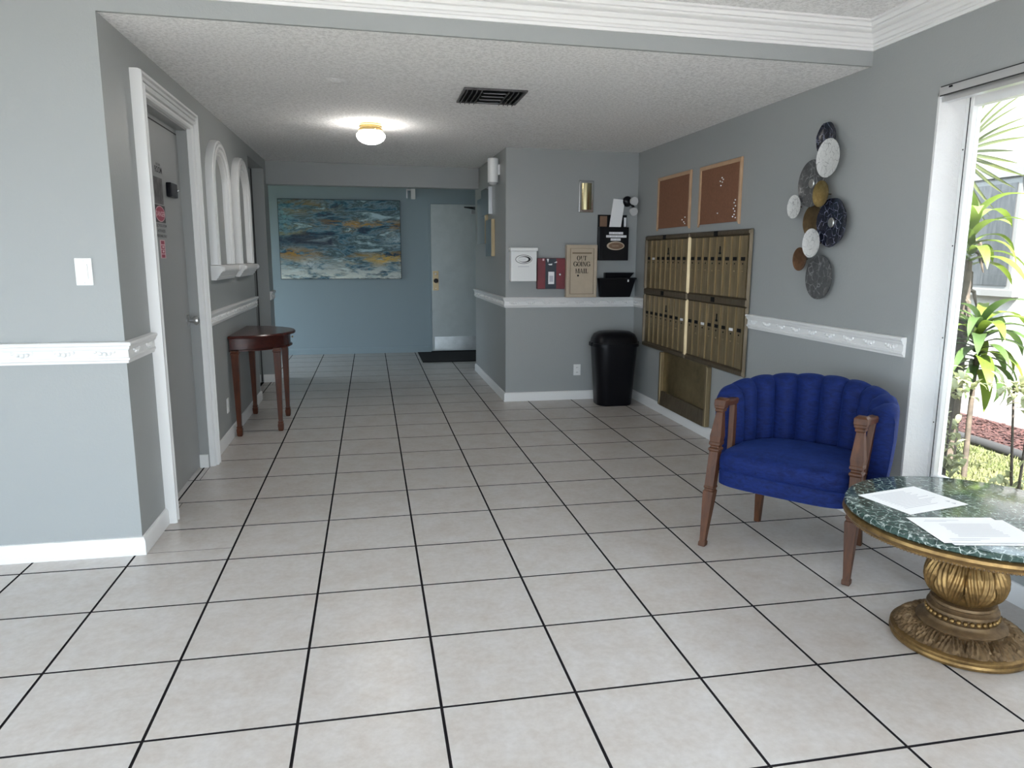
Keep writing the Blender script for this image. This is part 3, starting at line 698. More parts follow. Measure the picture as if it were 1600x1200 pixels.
B().loft([[(2.725 + r * math.cos(2 * PI * j / 14), Y - .104 - h, 1.262 + r * math.sin(2 * PI * j / 14)) for j in range(14)] for r, h in ((.009, 0), (.009, .004), (.004, .006))]).build('lock', 'black_plastic', dd, smooth=40)
# black brochure holder
bh = thing('brochure_holder', 'black wall brochure holder with an oval emblem and paper strips', 'holder', (3.095, Y, 1.41))
box('back_panel', 'black_plastic', 2.945, 3.245, Y - .02, Y - .001, 1.41, 1.855, bh, bev=.003)
pk = box('pocket', 'black_plastic', 2.945, 3.25, Y - .075, Y - .02, 1.41, 1.735, bh, bev=.004)
box('side_ridge', 'black_matte', 2.985, 2.99, Y - .078, Y - .075, 1.412, 1.73, pk)
for k, (a_, c_, z) in enumerate(((3.045, 3.19, 1.665), (3.015, 3.225, 1.634), (3.062, 3.165, 1.603))):
    sp_ = box('label_strip', 'paper_white', a_, c_, Y - .0762, Y - .075, z, z + .022, pk)
    b = B()
    for q in range(int((c_ - a_) / .012)): 
        if q % 5 != 3: b.box(a_ + .006 + q * .012, a_ + .013 + q * .012, Y - .0766, Y - .0762, z + .006, z + .016)
    b.build('strip_print', 'print_grey', sp_)
em = oval(3.115, 1.553, .092, .042, Y - .0758, 'tan_metal', 'emblem', pk, 'y'); oval(3.12, 1.553, .076, .032, Y - .0762, 'kraft', 'emblem_field', em, 'y'); squiggle('emblem_script', 'tan_metal', em, 3.112, Y - .0766, 1.55, .07, .018)
tag(box('kraft_card', 'kraft', 2.962, 3.035, Y - .03, Y - .0215, 1.74, 1.842), 'brown card standing at one side of the black brochure holder', 'card')
tag(box('white_envelope', 'paper_white', 3.213, 3.234, Y - .032, Y - .0215, 1.74, 1.83), 'narrow white envelope edge in the black brochure holder', 'envelope')
b = B(); q_ = [(3.052, 1.737), (3.172, 1.737), (3.207, 2.0), (3.088, 2.01)]
b.loft([[(x, Y - .055, z) for x, z in q_], [(x, Y - .049, z) for x, z in q_]]); tag(b.build('paper_sheet', 'paper_white'), 'stack of white paper sheets sticking up from the brochure holder', 'paper')
# black tray
tr_ = thing('wall_tray', 'black plastic file tray resting on the chair rail under the brochure holder', 'tray', (3.13, Y, 1.047))
def taper(x0, x1, X0, X1, y0, y1, y0t, z0, z1):
    return [[(x0, y0, z0), (x1, y0, z0), (x1, y1, z0), (x0, y1, z0)], [(X0, y0t, z1), (X1, y0t, z1), (X1, y1, z1), (X0, y1, z1)]]
B().loft(taper(2.965, 3.275, 2.945, 3.32, Y - .1, Y - .036, Y - .13, 1.0475, 1.235)).build('front_bin', 'black_plastic', tr_, bev=.006)
B().loft(taper(3.02, 3.28, 3.02, 3.325, Y - .06, Y - .004, Y - .07, 1.235, 1.29)).build('back_wall', 'black_plastic', tr_, bev=.006)
box('rim', 'black_plastic', 2.94, 3.325, Y - .135, Y - .125, 1.225, 1.24, tr_); box('painted_shine', 'paper_white', 3.232, 3.247, Y - .1285, Y - .1262, 1.20, 1.222, tr_)  # small white chip painted in as a highlight on the black tray
# emergency light
el = thing('emergency_light', 'black emergency light with two pale lamp heads beside the brochure holder', 'emergency light', (3.25, Y, 1.85))
B().sphere((3.235, Y - .045, 1.985), .052, 16, 10, (1, .8, 1)).build('housing', 'black_plastic', el, smooth=60)
B().tube([(3.24, Y - .06, 1.98), (3.27, Y - .10, 1.945), (3.285, Y - .11, 1.91)], .014, 8).build('yoke', 'black_plastic', el, smooth=60)
for (cx, cy, cz, dx, dz) in ((3.285, Y - .10, 1.985, .10, .0), (3.28, Y - .11, 1.885, .12, -.35)):
    ax = Vector((dx, -1, dz)).normalized(); e1 = ax.cross(Vector((0, 0, 1))).normalized(); e2 = e1.cross(ax)
    hd = B().loft([[Vector((cx, cy, cz)) + ax * h + r * (math.cos(2 * PI * j / 20) * e1 + math.sin(2 * PI * j / 20) * e2) for j in range(20)] for r, h in ((.018, -.05), (.036, -.03), (.042, 0), (.04, .012))]).build('lamp_head', 'lamp_lens', el, smooth=40)
# cylinder sconce
cy_ = thing('cylinder_sconce', 'white cylinder wall lamp high on the jutting wall corner', 'wall lamp', (XC - .06, 5.72, 2.15))
B().lathe([(.046, .03), (.054, .03), (.054, .255), (.046, .262), (.002, .262)], 28, (XC - .066, 5.72, 2.15)).build('shade', 'white_metal', cy_, smooth=40)
B().lathe([(.046, .028), (.040, .012), (.02, .003), (.002, .0)], 24, (XC - .066, 5.72, 2.15)).build('lens', 'lamp_lens', cy_, smooth=50)
box('wall_mount', 'white_metal', XC - .02, XC - .0005, 5.69, 5.75, 2.25, 2.35, cy_)
# mirror panels
mp_ = thing('mirror_panel_art', 'cluster of mirrored metal panels on the side of the jutting wall', 'wall art', (XC, 6.5, 1.45))
for (y0, y1, z0, z1, dpt, edge) in ((6.45, 7.04, 1.59, 2.10, .034, 'bright_brass'), (6.0, 6.39, 1.447, 1.835, .036, 'bright_brass'), (6.16, 6.70, 1.895, 2.18, .04, 'steel')):
    pn = box('panel', 'mirror', XC - dpt, XC - .001, y0 + .004, y1, z0, z1, mp_); box('panel_edge', edge, XC - dpt - .002, XC - .0015, y0, y0 + .004, z0, z1, pn)

# ------------------------------------------------------------------ trash can
tc = thing('trash_can', 'tall black plastic trash can with a domed lid in the alcove corner', 'trash can', (3.06, 5.10, 0))
def rrect(cx, cy, hx, hy, z, r=.3, n=6):
    out_ = []; rr = r * min(hx, hy)
    for qx, qy, a0 in ((1, 1, 0), (-1, 1, 90), (-1, -1, 180), (1, -1, 270)):
        for k in range(n + 1):
            a = math.radians(a0 + 90 * k / n); out_.append((cx + qx * (hx - rr) + rr * math.cos(a), cy + qy * (hy - rr) + rr * math.sin(a), z))
    return out_
TX, TY = 3.055, 5.085
B().loft([rrect(TX, TY, .172, .135, 0, .7), rrect(TX, TY, .178, .14, .012, .7), rrect(TX, TY, .215, .17, .57, .7), rrect(TX, TY, .217, .172, .6, .7)]).build('bin_body', 'black_plastic', tc, smooth=35)
B().loft([rrect(TX, TY, .232, .185, .585, .7), rrect(TX, TY, .232, .185, .615, .7), rrect(TX, TY, .222, .178, .618, .7), rrect(TX, TY, .215, .17, .66, .75), rrect(TX, TY, .195, .15, .70, .8), rrect(TX, TY, .15, .11, .725, .9), rrect(TX, TY, .06, .04, .733, .9)]).build('lid', 'black_plastic', tc, smooth=50)
for s_ in (-1, 1): box('handle_lug', 'black_plastic', TX + s_ * .232 - .014, TX + s_ * .232 + .014, TY - .04, TY + .04, .585, .622, tc, bev=.005)

# ------------------------------------------------------------------ mailbox bank
mb = thing('mailbox_bank', 'wall bank of narrow brass apartment mailboxes in four panels', 'mailboxes', (XR, 4.05, .585))
X0 = XR
box('back_plate', 'bar_brass', X0 - .012, X0 - .001, 3.07, 5.035, .60, 1.635, mb)
def bar(nm, mat, y0, y1, z0, z1, dep=.034, chz=.012):
    pr_ = [(z0, .012), (z0 + chz, dep), (z1 - chz, dep), (z1, .012)] if (y1 - y0) > (z1 - z0) else None
    b = B()
    if pr_:
        b.loft([[(X0 - d_, y0 + (.0 if d_ < .02 else .02), z) for z, d_ in pr_], [(X0 - d_, y1 - (.0 if d_ < .02 else .02), z) for z, d_ in pr_]])
    else:
        pr_ = [(y0, .012), (y0 + chz, dep), (y1 - chz, dep), (y1, .012)]
        b.loft([[(X0 - d_, y, z0 + (.0 if d_ < .02 else .02)) for y, d_ in pr_], [(X0 - d_, y, z1 - (.0 if d_ < .02 else .02)) for y, d_ in pr_]])
    return b.build(nm, mat, mb)
YM = 4.05
for (y0, y1) in ((3.05, YM), (YM, 5.05)):
    for z0, z1 in ((1.598, 1.643), (1.085, 1.152), (.585, .635)):
        q = bar('cross_bar', 'bar_brass', y0, y1, z0, z1)
    for z0, z1 in ((.61, 1.10), (1.135, 1.62)):
        bar('side_bar', 'bright_brass' if y0 > 4 else 'bar_brass', y0, y0 + (.048 if y0 > 4 else .022), z0, z1)  # same metal throughout; centre bar painted lighter for the window's reflection
    yc = (y0 + y1) / 2 + .03
    for z in (1.61, 1.108):
        lkp = box('lock_block', 'black_matte', X0 - .037, X0 - .033, yc - .04, yc + .02, z - .008, z + .03, mb)
bar('side_bar', 'bar_brass', 5.012, 5.05, .61, 1.10); bar('side_bar', 'bar_brass', 5.012, 5.05, 1.135, 1.62)
door_me = None
for (y0, y1) in ((3.094, YM - .006), (YM + .044, 5.008)):
    wdt = (y1 - y0) / 8
    for (z0, z1) in ((.638, 1.083), (1.154, 1.596)):
        for k in range(8):
            a_, c_ = y0 + k * wdt + .0015, y0 + (k + 1) * wdt - .0015; ym = (a_ + c_) / 2; zt = z1 - (z1 - z0) * .40
            # slightly bowed door
            nb = 6; rg = lambda z: [(X0 - .016 - .007 * math.sin(PI * j / nb), c_ + (a_ - c_) * j / nb, z) for j in range(nb + 1)] + [(X0 - .012, a_, z), (X0 - .012, c_, z)]
            o = B().loft([rg(z0), rg(z1)]).build('mailbox_door', 'box_brass', mb, smooth=25)
            B().box(X0 - .026, X0 - .0145, a_, a_ + .007, z0, z1).build('door_edge', 'bright_brass', o)
            light_tag = (z0 < 1 and ((y0 < 4 and k in (1, 5)) or (y0 > 4 and k == 0))) or (z0 > 1 and y0 > 4 and k == 6)
            box('name_tag', 'paper_white' if light_tag else 'black_matte', X0 - .0255, X0 - .022, ym - .027, ym + .027, zt, zt + (.02 if light_tag else .026), o)
            B().sphere((X0 - .0235, ym, zt - .022), .006, 8, 4).build('keyhole', 'black_matte', o)
            B().sphere((X0 - .0245, ym, zt - .078), .006, 8, 5).build('push_button', 'bright_brass', o, smooth=60)
    for (z0, z1) in ((.638, 1.083), (1.154, 1.596)):
        ya = y0 + wdt * 3.5
        b = B(); zt = z1 - .10
        b.box(X0 - .0255, X0 - .022, ya - .008, ya + .008, zt - .03, zt + .03).box(X0 - .0256, X0 - .022, ya - .016, ya + .016, zt - .03, zt - .015); b.build('arrow_lock', 'black_matte', mb)
# lower parcel bin
pb = thing('mail_return_bin', 'open brass bin with recessed back below the mailbox bank', 'mail bin', (XR, 4.07, .09))
box('back_panel', 'bin_brass', X0 - .008, X0 - .001, 3.6, 4.545, .12, .583, pb)
for y0, y1 in ((3.585, 3.62), (4.525, 4.56)): box('side_bar', 'box_brass', X0 - .045, X0 - .001, y0, y1, .093, .583, pb, bev=.006)
B().loft([[(X0 - .045, 3.62, .093), (X0 - .001, 3.62, .093), (X0 - .001, 3.62, .22), (X0 - .03, 3.62, .22)], [(X0 - .045, 4.525, .093), (X0 - .001, 4.525, .093), (X0 - .001, 4.525, .22), (X0 - .03, 4.525, .22)]]).build('front_lip', 'bar_brass', pb)

# cork boards
def cork(y0, y1, z0, z1, label, pins):
    t_ = thing('cork_board', label, 'cork board', (XR, (y0 + y1) / 2, z0), group='cork boards above the mailboxes')
    box('cork_panel', 'cork', XR - .010, XR - .001, y0 + .02, y1 - .02, z0 + .02, z1 - .02, t_)
    B().sweep([(y0, z0), (y0, z1), (y1, z1), (y1, z0)], [(0, .001), (.03, .001), (.03, .014), (.022, .018), (.004, .018), (0, .014)], lambda u, v, n: (XR - n, u, v), closed=True).build('frame', 'pine', t_)
    for (py, pz) in pins:
        B().sphere((XR - .014, y0 + py * (y1 - y0), z0 + pz * (z1 - z0)), .0055, 8, 5).build('push_pin', 'paper_white', t_, smooth=60)
cork(4.11, 4.815, 1.682, 2.158, 'framed cork board with a few pins, beside the alcove corner', [(.12, .2), (.15, .12), (.12, .09), (.2, .16)])
cork(3.265, 3.943, 1.682, 2.153, 'framed cork board with many pins, next to the metal disc sculpture', [(.09, .28), (.12, .33), (.1, .2), (.11, .15), (.14, .12), (.08, .1), (.13, .24), (.1, .37), (.42, .68), (.4, .72), (.45, .63), (.43, .75), (.47, .7), (.5, .2)])

# ------------------------------------------------------------------ disc sculpture
ds = thing('disc_wall_sculpture', 'wall sculpture of overlapping marbled, gold and copper metal discs', 'wall art', (XR, 2.27, 1.2))
DISCS = [(2.261, 2.121, .092, 'navy_disc', .02, 0), (2.192, 2.004, .108, 'white_disc', .045, 0), (2.362, 1.879, .138, 'grey_disc', .025, 1), (2.213, 1.806, .075, 'gold_disc', .06, 0),
         (2.502, 1.752, .071, 'white_disc', .045, 0), (2.342, 1.657, .096, 'bronze_disc', .015, 0), (2.128, 1.64, .138, 'navy_disc', .035, 1), (2.272, 1.527, .085, 'white_disc', .06, 0),
         (2.401, 1.433, .071, 'copper_disc', .045, 0), (2.231, 1.327, .13, 'grey_disc', .02, 0)]
for (dy, dz, r, mtn, off, kn) in DISCS:
    n = 40; wv = (lambda a: 1 + .02 * math.sin(7 * a)) if 'navy' in mtn else (lambda a: 1)
    prof = [(.02, 0), (.6, .002), (.95, .007), (1., .010), (1., .013), (.95, .011), (.6, .006), (.12, .004), (.02, .004)]
    b = B().loft([[(XR - off - h, dy + r * q * wv(2 * PI * j / n) * math.cos(2 * PI * j / n), dz + r * q * wv(2 * PI * j / n) * math.sin(2 * PI * j / n)) for j in range(n)] for q, h in prof])
    o = b.build('disc', mtn, ds, smooth=40)
    B().tube([(XR - .001, dy, dz), (XR - off, dy, dz)], .003, 6).build('standoff', 'bronze_disc', o)
    if kn: B().loft([[(XR - off - h, dy + q * math.cos(2 * PI * j / 24), dz + q * math.sin(2 * PI * j / 24)) for j in range(24)] for q, h in ((.028, .004), (.028, .012), (.024, .016), (.002, .017))]).build('centre_boss', 'steel', o, smooth=40)

# ------------------------------------------------------------------ window
w1 = thing('window_1', 'large garden window with white frame and stucco reveal', 'window', (XR + .11, .12, WZ0), kind='structure')
e = .012
box('reveal', 'reveal_stucco', XR + .001, XR + .17, WY1 - e, WY1 + .001, WZ0, WZ1, w1); box('reveal', 'reveal_stucco', XR + .001, XR + .17, WY0 - .001, WY0 + e, WZ0, WZ1, w1)
box('reveal', 'reveal_stucco', XR + .001, XR + .17, WY0, WY1, WZ1 - e, WZ1 + .001, w1)
box('sill', 'white_trim', XR - .03, XR + .17, WY0, WY1 - e, WZ0 - .001, WZ0 + .025, w1, bev=.004)
FX0, FX1 = XR + .145, XR + .195
for y0, y1 in ((WY1 - e - .045, WY1 - e), (WY0 + e, WY0 + e + .045), (.08, .13)):
    fr_ = box('frame_stile', 'white_metal', FX0, FX1, y0, y1, WZ0 + .025, WZ1 - e, w1, bev=.003)
    box('gasket', 'dark_line', FX0 - .002, FX0 + .002, y0 + .018, y0 + .022, WZ0 + .03, WZ1 - e - .005, fr_)
    if y1 > 1: 
        for z in (.62, 1.05, 1.5, 1.95): B().sphere((FX0, y0 + .034, z), .004, 6, 4).build('rivet', 'dark_line', fr_)
for y0, y1 in ((WY0 + e + .045, .08), (.13, WY1 - e - .045)):
    box('frame_rail', 'white_metal', FX0 + .002, FX1 - .002, y0, y1, WZ0 + .025, WZ0 + .07, w1); box('frame_rail', 'white_metal', FX0 + .002, FX1 - .002, y0, y1, WZ1 - e - .045, WZ1 - e, w1)
for y0, y1 in ((WY0 + e + .045, .08), (.13, WY1 - e - .045)): box('pane', 'window_glass', XR + .168, XR + .172, y0, y1, WZ0 + .06, WZ1 - .05, w1)
hr = thing('blind_headrail', 'grey aluminium blind headrail across the top of the garden window', 'blind rail', (XR, .12, 2.185))
box('rail', 'aluminium', XR + .012, XR + .05, WY0 + .02, WY1 - .016, WZ1 - .04, WZ1 - .013, hr)
box('fascia', 'aluminium', XR - .006, XR + .004, WY0 + .0, WY1 - .012, 2.186, 2.226, hr); box('groove', 'dark_line', XR - .008, XR - .004, WY0 + .01, WY1 - .02, 2.184, 2.189, hr)
box('groove', 'dark_line', XR - .007, XR - .004, WY0 + .01, WY1 - .02, 2.224, 2.229, hr); box('clip', 'black_matte', XR - .008, XR - .004, WY1 - .09, WY1 - .07, 2.214, 2.222, hr)

# glazed entrance behind the viewpoint
w2 = thing('window_2', 'glazed entrance front of the lobby with slim white frames', 'window', (.3, YF - .07, 0), kind='structure')
for x in (EX0, -1.1, .3, 1.7, EX1 - .05): box('frame_stile', 'white_metal', x, x + .05, YF - .1, YF - .05, .05, EZ1, w2)
box('frame_rail', 'white_metal', EX0, EX1, YF - .1, YF - .05, 0, .05, w2); box('frame_rail', 'white_metal', EX0, EX1, YF - .1, YF - .05, EZ1 - .05, EZ1, w2)
for x in (EX0, -1.1, .3, 1.7): box('pane', 'window_glass', x + .05, x + 1.36, YF - .077, YF - .073, .05, EZ1 - .05, w2)

# unseen side glazing, added to brighten the right wall from the left
w4 = thing('added_window_4', 'unseen side glazing added to light the lobby, with slim white frames', 'window', (XW - .07, -.6, .1), kind='structure')
for y in (-2.4, -1.2, 0, 1.15): box('frame_stile', 'white_metal', XW - .1, XW - .05, y, y + .05, .1, 2.0, w4)
box('frame_rail', 'white_metal', XW - .1, XW - .05, -2.4, 1.2, .1, .15, w4); box('frame_rail', 'white_metal', XW - .1, XW - .05, -2.4, 1.2, 1.95, 2.0, w4)
for y in (-2.35, -1.15, .05): box('pane', 'window_glass', XW - .077, XW - .073, y, y + 1.1, .15, 1.95, w4)
# glazed outer door at the far end of the cross corridor
w3 = thing('window_3', 'glazed outer door at the end of the cross corridor', 'window', (-2.47, 8.35, 0), kind='structure')
for y in (7.5, 8.325, 9.15): box('frame_stile', 'white_metal', -2.5, -2.45, y, y + .05, .05, 1.9, w3)
box('frame_rail', 'white_metal', -2.5, -2.45, 7.5, 9.2, 0, .05, w3); box('frame_rail', 'white_metal', -2.5, -2.45, 7.5, 9.2, 1.85, 1.9, w3)
for y in (7.55, 8.375): box('pane', 'window_glass', -2.477, -2.473, y, y + .775, .05, 1.85, w3)
# ------------------------------------------------------------------ armchair
RA = math.atan2(-.634, -.773)
ac = thing('armchair', 'blue velvet barrel-back armchair with carved walnut frame and channel-tufted back', 'armchair', (2.75, 1.442, 0), RA)
def outl(sx, sy, z, n=48, dx=0):
    out_ = []
    for j in range(n):
        t_ = 2 * PI * j / n; c_, s_ = math.cos(t_), math.sin(t_)
        e_ = .24 if c_ > 0 else .75
        x = math.copysign(abs(c_) ** e_, c_); y = math.copysign(abs(s_) ** .55, s_)
        hw = .315 if c_ > 0 else .315 - .05 * (-x) ** 2
        out_.append((dx + (.255 * x if x > 0 else .30 * x) * sx, hw * y * sy, z))
    return out_
B().loft([outl(.97, .97, .325), outl(1, 1, .33), outl(1.005, 1.005, .398), outl(.985, .985, .405)]).build('seat_apron', 'velvet', ac, smooth=50, local=True)
B().loft([outl(.985, .985, .404), outl(1.005, 1.0, .41), outl(1.01, 1.005, .44), outl(1.0, .995, .468), outl(.95, .94, .488), outl(.8, .78, .498), outl(.5, .5, .507), outl(.1, .1, .51)]).build('seat', 'velvet', ac, smooth=60, local=True)
# back shell
NCH = 10; NS = NCH * 8; rings = []
def back_pt(s_, rad_off, z):
    a = (s_ - .5) * PI * 1.06
    ax, by = .285, .335
    k = 1 + rad_off / .31 + (z - .42) * .12
    return (-.035 - ax * k * math.cos(a), by * k * math.sin(a), z)
for i in range(NS + 1):
    s_ = i / NS; ph = abs(math.sin(PI * NCH * s_)) ** .6
    ed = min(1, min(s_, 1 - s_) * 7); ed = math.sin(ed * PI / 2)
    zt = .745 + .085 * math.sin(PI * s_) ** .8 + .010 * ph
    bl = -.040 * ph
    th = .075
    sec = [(.004 + bl * .6, .40), (bl - .004, .50), (bl - .006, .62), (bl - .002, zt - .06), (bl * .9 + .006, zt - .03), (bl * .5 + .022, zt - .008), (.042, zt), (th - .01, zt - .012), (th, zt - .035), (th + .004, .62), (th, .50), (th - .008, .40)]
    rings.append([back_pt(s_, o_, z) for o_, z in sec])
B().loft(rings).build('backrest', 'velvet', ac, smooth=70, local=True)
def post(nm, base, top, prof, mat='walnut', rot=0):
    base, top = Vector(base), Vector(top); rings = []
    for z, h in prof:
        t_ = z / (top.z if top.z else 1); c_ = base + (top - base) * t_
        rings.append([(c_.x + h * math.cos(rot + a) * 1.414, c_.y + h * math.sin(rot + a) * 1.414, z) for a in (PI / 4, 3 * PI / 4, 5 * PI / 4, 7 * PI / 4)])
    return B().loft(rings).build(nm, mat, ac, local=True, bev=.002)
FP = [(0, .015), (.004, .018), (.022, .018), (.026, .0145), (.05, .015), (.27, .0265), (.284, .027), (.288, .022), (.296, .022), (.30, .026), (.306, .026), (.31, .0235), (.485, .0235), (.49, .0285), (.5, .0285), (.505, .022), (.513, .022), (.518, .0285), (.53, .0285), (.535, .026), (.56, .0285), (.68, .0165), (.686, .022), (.692, .022), (.696, .02), (.702, .026), (.712, .026), (.716, .0285), (.742, .0285), (.746, .025), (.75, .02)]
for s_ in (-1, 1):
    post('front_leg', (.262, s_ * .344, 0), (.155, s_ * .325, .75), FP)
    b = B(); b.loft([[(x, s_ * y0 + dy, z + dz) for dy, dz in ((-.02, -.016), (.02, -.016), (.022, .006), (.016, .014), (-.016, .014), (-.022, .006))] for x, y0, z in ((.16, .325, .728), (.05, .33, .715), (-.045, .338, .712))])
    b.build('armrest', 'walnut', ac, local=True, smooth=20)
    B().loft([[(x + dx, s_ * y0 + dy, z) for dx, dy in ((-.02, -.014), (.02, -.014), (.02, .014), (-.02, .014))] for x, y0, z in ((.035, .318, .42), (.015, .325, .55), (-.015, .336, .712))]).build('arm_upright', 'walnut', ac, local=True, bev=.003)
    B().loft([[(x + h * p, s_ * y0 + h * q, z) for p, q in ((-1, -1), (1, -1), (1, 1), (-1, 1))] for x, y0, z, h in ((-.26, .262, 0, .015), (-.222, .24, .33, .024))]).build('rear_leg', 'walnut', ac, local=True, bev=.002)

# ------------------------------------------------------------------ console table
ct = thing('console_table', 'dark mahogany half-round console table with tapered legs against the hall wall', 'table', (XL + .005, 4.765, 0))
CY, CXW = 4.765, XL + .012
def half(rx, ry, z, n=32, off=0): return [(CXW + off + rx * math.sin(PI * j / n), CY - ry * math.cos(PI * j / n), z) for j in range(n + 1)]
B().loft([half(.455, .445, .79), half(.468, .458, .794), half(.47, .46, .806), half(.462, .452, .815)]).build('table_top', 'mahogany', ct, smooth=30)
B().loft([half(.43, .42, .685), half(.44, .43, .688), half(.44, .43, .698), half(.425, .415, .702), half(.425, .415, .79)]).build('apron', 'mahogany', ct, smooth=30)
B().sphere((CXW + .43, CY + .12, .745), .009, 8, 5).build('drawer_knob', 'bright_brass', ct, smooth=60)
LP = [(0, .016), (.01, .021), (.055, .0235), (.07, .018), (.076, .0235), (.082, .018), (.09, .0165), (.665, .029), (.668, .034), (.68, .034), (.684, .029), (.70, .029)]
for (lx, ly) in ((-.36, CY - .43), (-.365, CY + .43), (-.056, CY - .29), (-.06, CY + .29)):
    B().loft([[(lx + h * p, ly + h * q, z) for p, q in ((-1, -1), (1, -1), (1, 1), (-1, 1))] for z, h in LP]).build('leg', 'mahogany_leg', ct, bev=.002)

# ------------------------------------------------------------------ marble table
MX, MY = 2.885, .503
rt = thing('pedestal_table', 'round low table with green marble top on a carved gilt pedestal', 'table', (MX, MY, 0))
B().lathe([(.40, .494), (.428, .495), (.436, .501), (.437, .510), (.432, .518), (.425, .52), (.1, .52), (.004, .52)], 96, (MX, MY, 0)).build('marble_top', 'green_marble', rt, smooth=30)
B().lathe([(.30, .470), (.39, .462), (.412, .452), (.422, .452), (.424, .462), (.436, .468), (.442, .478), (.440, .488), (.432, .493), (.30, .4935)], 96, (MX, MY, 0)).build('gilt_rim', 'gilt', rt, smooth=35)
b = B()
for k in range(210):
    a_ = 2 * PI * k / 210; b.sphere((MX + .4205 * math.cos(a_), MY + .4205 * math.sin(a_), .4535), .0046, 6, 4)
b.build('rope_bead_edge', 'gilt_dark', rt, smooth=60)
B().lathe([(.20, .40), (.24, .43), (.31, .455), (.32, .47), (.1, .47)], 48, (MX, MY, 0)).build('top_support', 'gilt_dark', rt, smooth=40)
def leafy(nl, z0, z1, amp):
    def f(t_, r, z):
        q = (z - z0) / (z1 - z0)
        if q <= 0 or q >= 1: return 0
        u = abs(((t_ * nl / (2 * PI)) % 1.0) - .5) * 2            # 0 at a leaf's midrib, 1 between leaves
        wl = .25 + .75 * math.sin(PI * min(1, .1 + .95 * q)) ** .7
        win = min(1, math.sin(PI * q) * 2.2)
        if u > wl: return -amp * 1.1 * win
        rib = math.cos(2 * PI * (2.6 * u / wl - 2.1 * q))
        return amp * win * (.55 * rib + .5 * (1 - u / wl) + .25)
    return f
def fine(prof, k):
    out_ = []
    for (r_, z_), (r1_, z1_) in zip(prof, prof[1:]):
        for i in range(k): out_.append((r_ + (r1_ - r_) * i / k, z_ + (z1_ - z_) * i / k))
    return out_ + [prof[-1]]
bulb = [(.085, .172), (.10, .184), (.116, .202), (.128, .225), (.134, .25), (.133, .275), (.126, .30), (.112, .325), (.094, .35), (.076, .375), (.068, .405)]
B().lathe(fine(bulb, 7), 288, (MX, MY, 0), leafy(8, .174, .405, .0075)).build('carved_bulb', 'gilt', rt, smooth=60)
B().lathe([(.09, .176), (.108, .172), (.112, .164), (.104, .156), (.112, .148), (.120, .146), (.121, .136), (.112, .13), (.112, .112), (.12, .108), (.124, .1), (.13, .094), (.146, .09), (.152, .084), (.15, .078), (.12, .076)], 72, (MX, MY, 0)).build('collar', 'gilt_dark', rt, smooth=35)
b = B()
for k in range(34):
    a_ = 2 * PI * k / 34; b.sphere((MX + .117 * math.cos(a_), MY + .117 * math.sin(a_), .121), .0098, 8, 5)
b.build('bead_ring', 'gilt', rt, smooth=60)
dome = [(.15, .080), (.17, .076), (.19, .068), (.21, .057), (.222, .048), (.228, .044)]
def dome_fn(t_, r, z):
    return 0
def dome_ring():
    rings = []; n = 300; pf = fine(dome, 6)
    for r, z in pf:
        q = (r - .15) / .078; ring = []
        for j in range(n):
            t_ = 2 * PI * j / n; u = (t_ * 14 / (2 * PI)) % 1.0; x = abs(u - .5) * 2
            vv = math.cos((x * 3 + (1 - q) * 1.2) * 2 * PI); win = math.sin(PI * q) ** .5 if 0 < q < 1 else 0
            dz = .0055 * win * (vv * .8 + (.8 if x < .25 + .6 * math.sin(PI * q) else -.8))
            ring.append((MX + r * math.cos(t_), MY + r * math.sin(t_), z + dz))
        rings.append(ring)
    return rings
B().loft(dome_ring(), cap=False).build('carved_base', 'gilt_dark', rt, smooth=50)
B().lathe([(.10, .002), (.226, 0), (.236, .004), (.239, .014), (.235, .022), (.238, .028), (.237, .036), (.228, .044), (.22, .045), (.10, .046)], 96, (MX, MY, 0)).build('base_rim', 'gilt', rt, smooth=35)
# papers
def sheet(cx, cy, ang, z, label, lines, wx=.305, wy=.236, lift=0.0, name='paper_sheet'):
    t_ = thing(name, label, 'paper', (cx, cy, z), ang, group='papers on the marble table')
    n = 6; b = B(); vs = []
    for i in range(n + 1):
        for j in range(n + 1):
            x, y = (i / n - .5) * wx, (j / n - .5) * wy; vs.append((x, y, .0006 + lift * max(0, (i / n - .55)) ** 2))
    b.add(vs, [(i * (n + 1) + j, (i + 1) * (n + 1) + j, (i + 1) * (n + 1) + j + 1, i * (n + 1) + j + 1) for i in range(n) for j in range(n)])
    sh = b.build('sheet', 'paper_white', t_, local=True)
    b = B()
    for (x0, x1, y) in lines: b.add([(x0, y, .0011), (x1, y, .0011), (x1, y + .0035, .0011), (x0, y + .0035, .0011)], [(0, 1, 2, 3)])
    if lines: b.build('printed_text', 'print_grey', t_, local=True)
    return t_
ln = []
for k in range(13): ln.append((-.115 + .01 * random.random(), .05 + .06 * random.random() - (.03 if k % 4 == 3 else 0), .085 - k * .0125))
sheet(2.744, .648, math.radians(11), .5205, 'white printed sheet with an arrow logo lying farther from the table edge', ln)
a1 = [o for o in bpy.data.objects if o.name == 'paper_sheet.001']
tsh = [o for o in bpy.data.objects if o.get('label', '').startswith('white printed sheet with an arrow')][0]
B().add([(.105, -.075, .0012), (.105, -.055, .0012), (.122, -.065, .0012), (.105, -.10, .0012), (.105, -.08, .0012), (.122, -.09, .0012)], [(0, 2, 1), (3, 5, 4)]).build('arrow_mark', 'print_grey', tsh, local=True)
ln2 = [(-.10, .02, .088), (-.11, -.03, .076)]
for k in range(10): ln2.append((-.075 + .012 * random.random(), .09 + .02 * random.random(), .05 - k * .0125))
ln2 += [(-.115, .02, -.085), (-.115, -.02, -.098)]
sheet(2.728, .312, math.radians(-12), .5205, 'white sheet lying partly under the printed notice at the table edge', [])
sheet(2.703, .333, math.radians(-11), .5225, 'white printed notice on top of another sheet at the table edge', ln2)

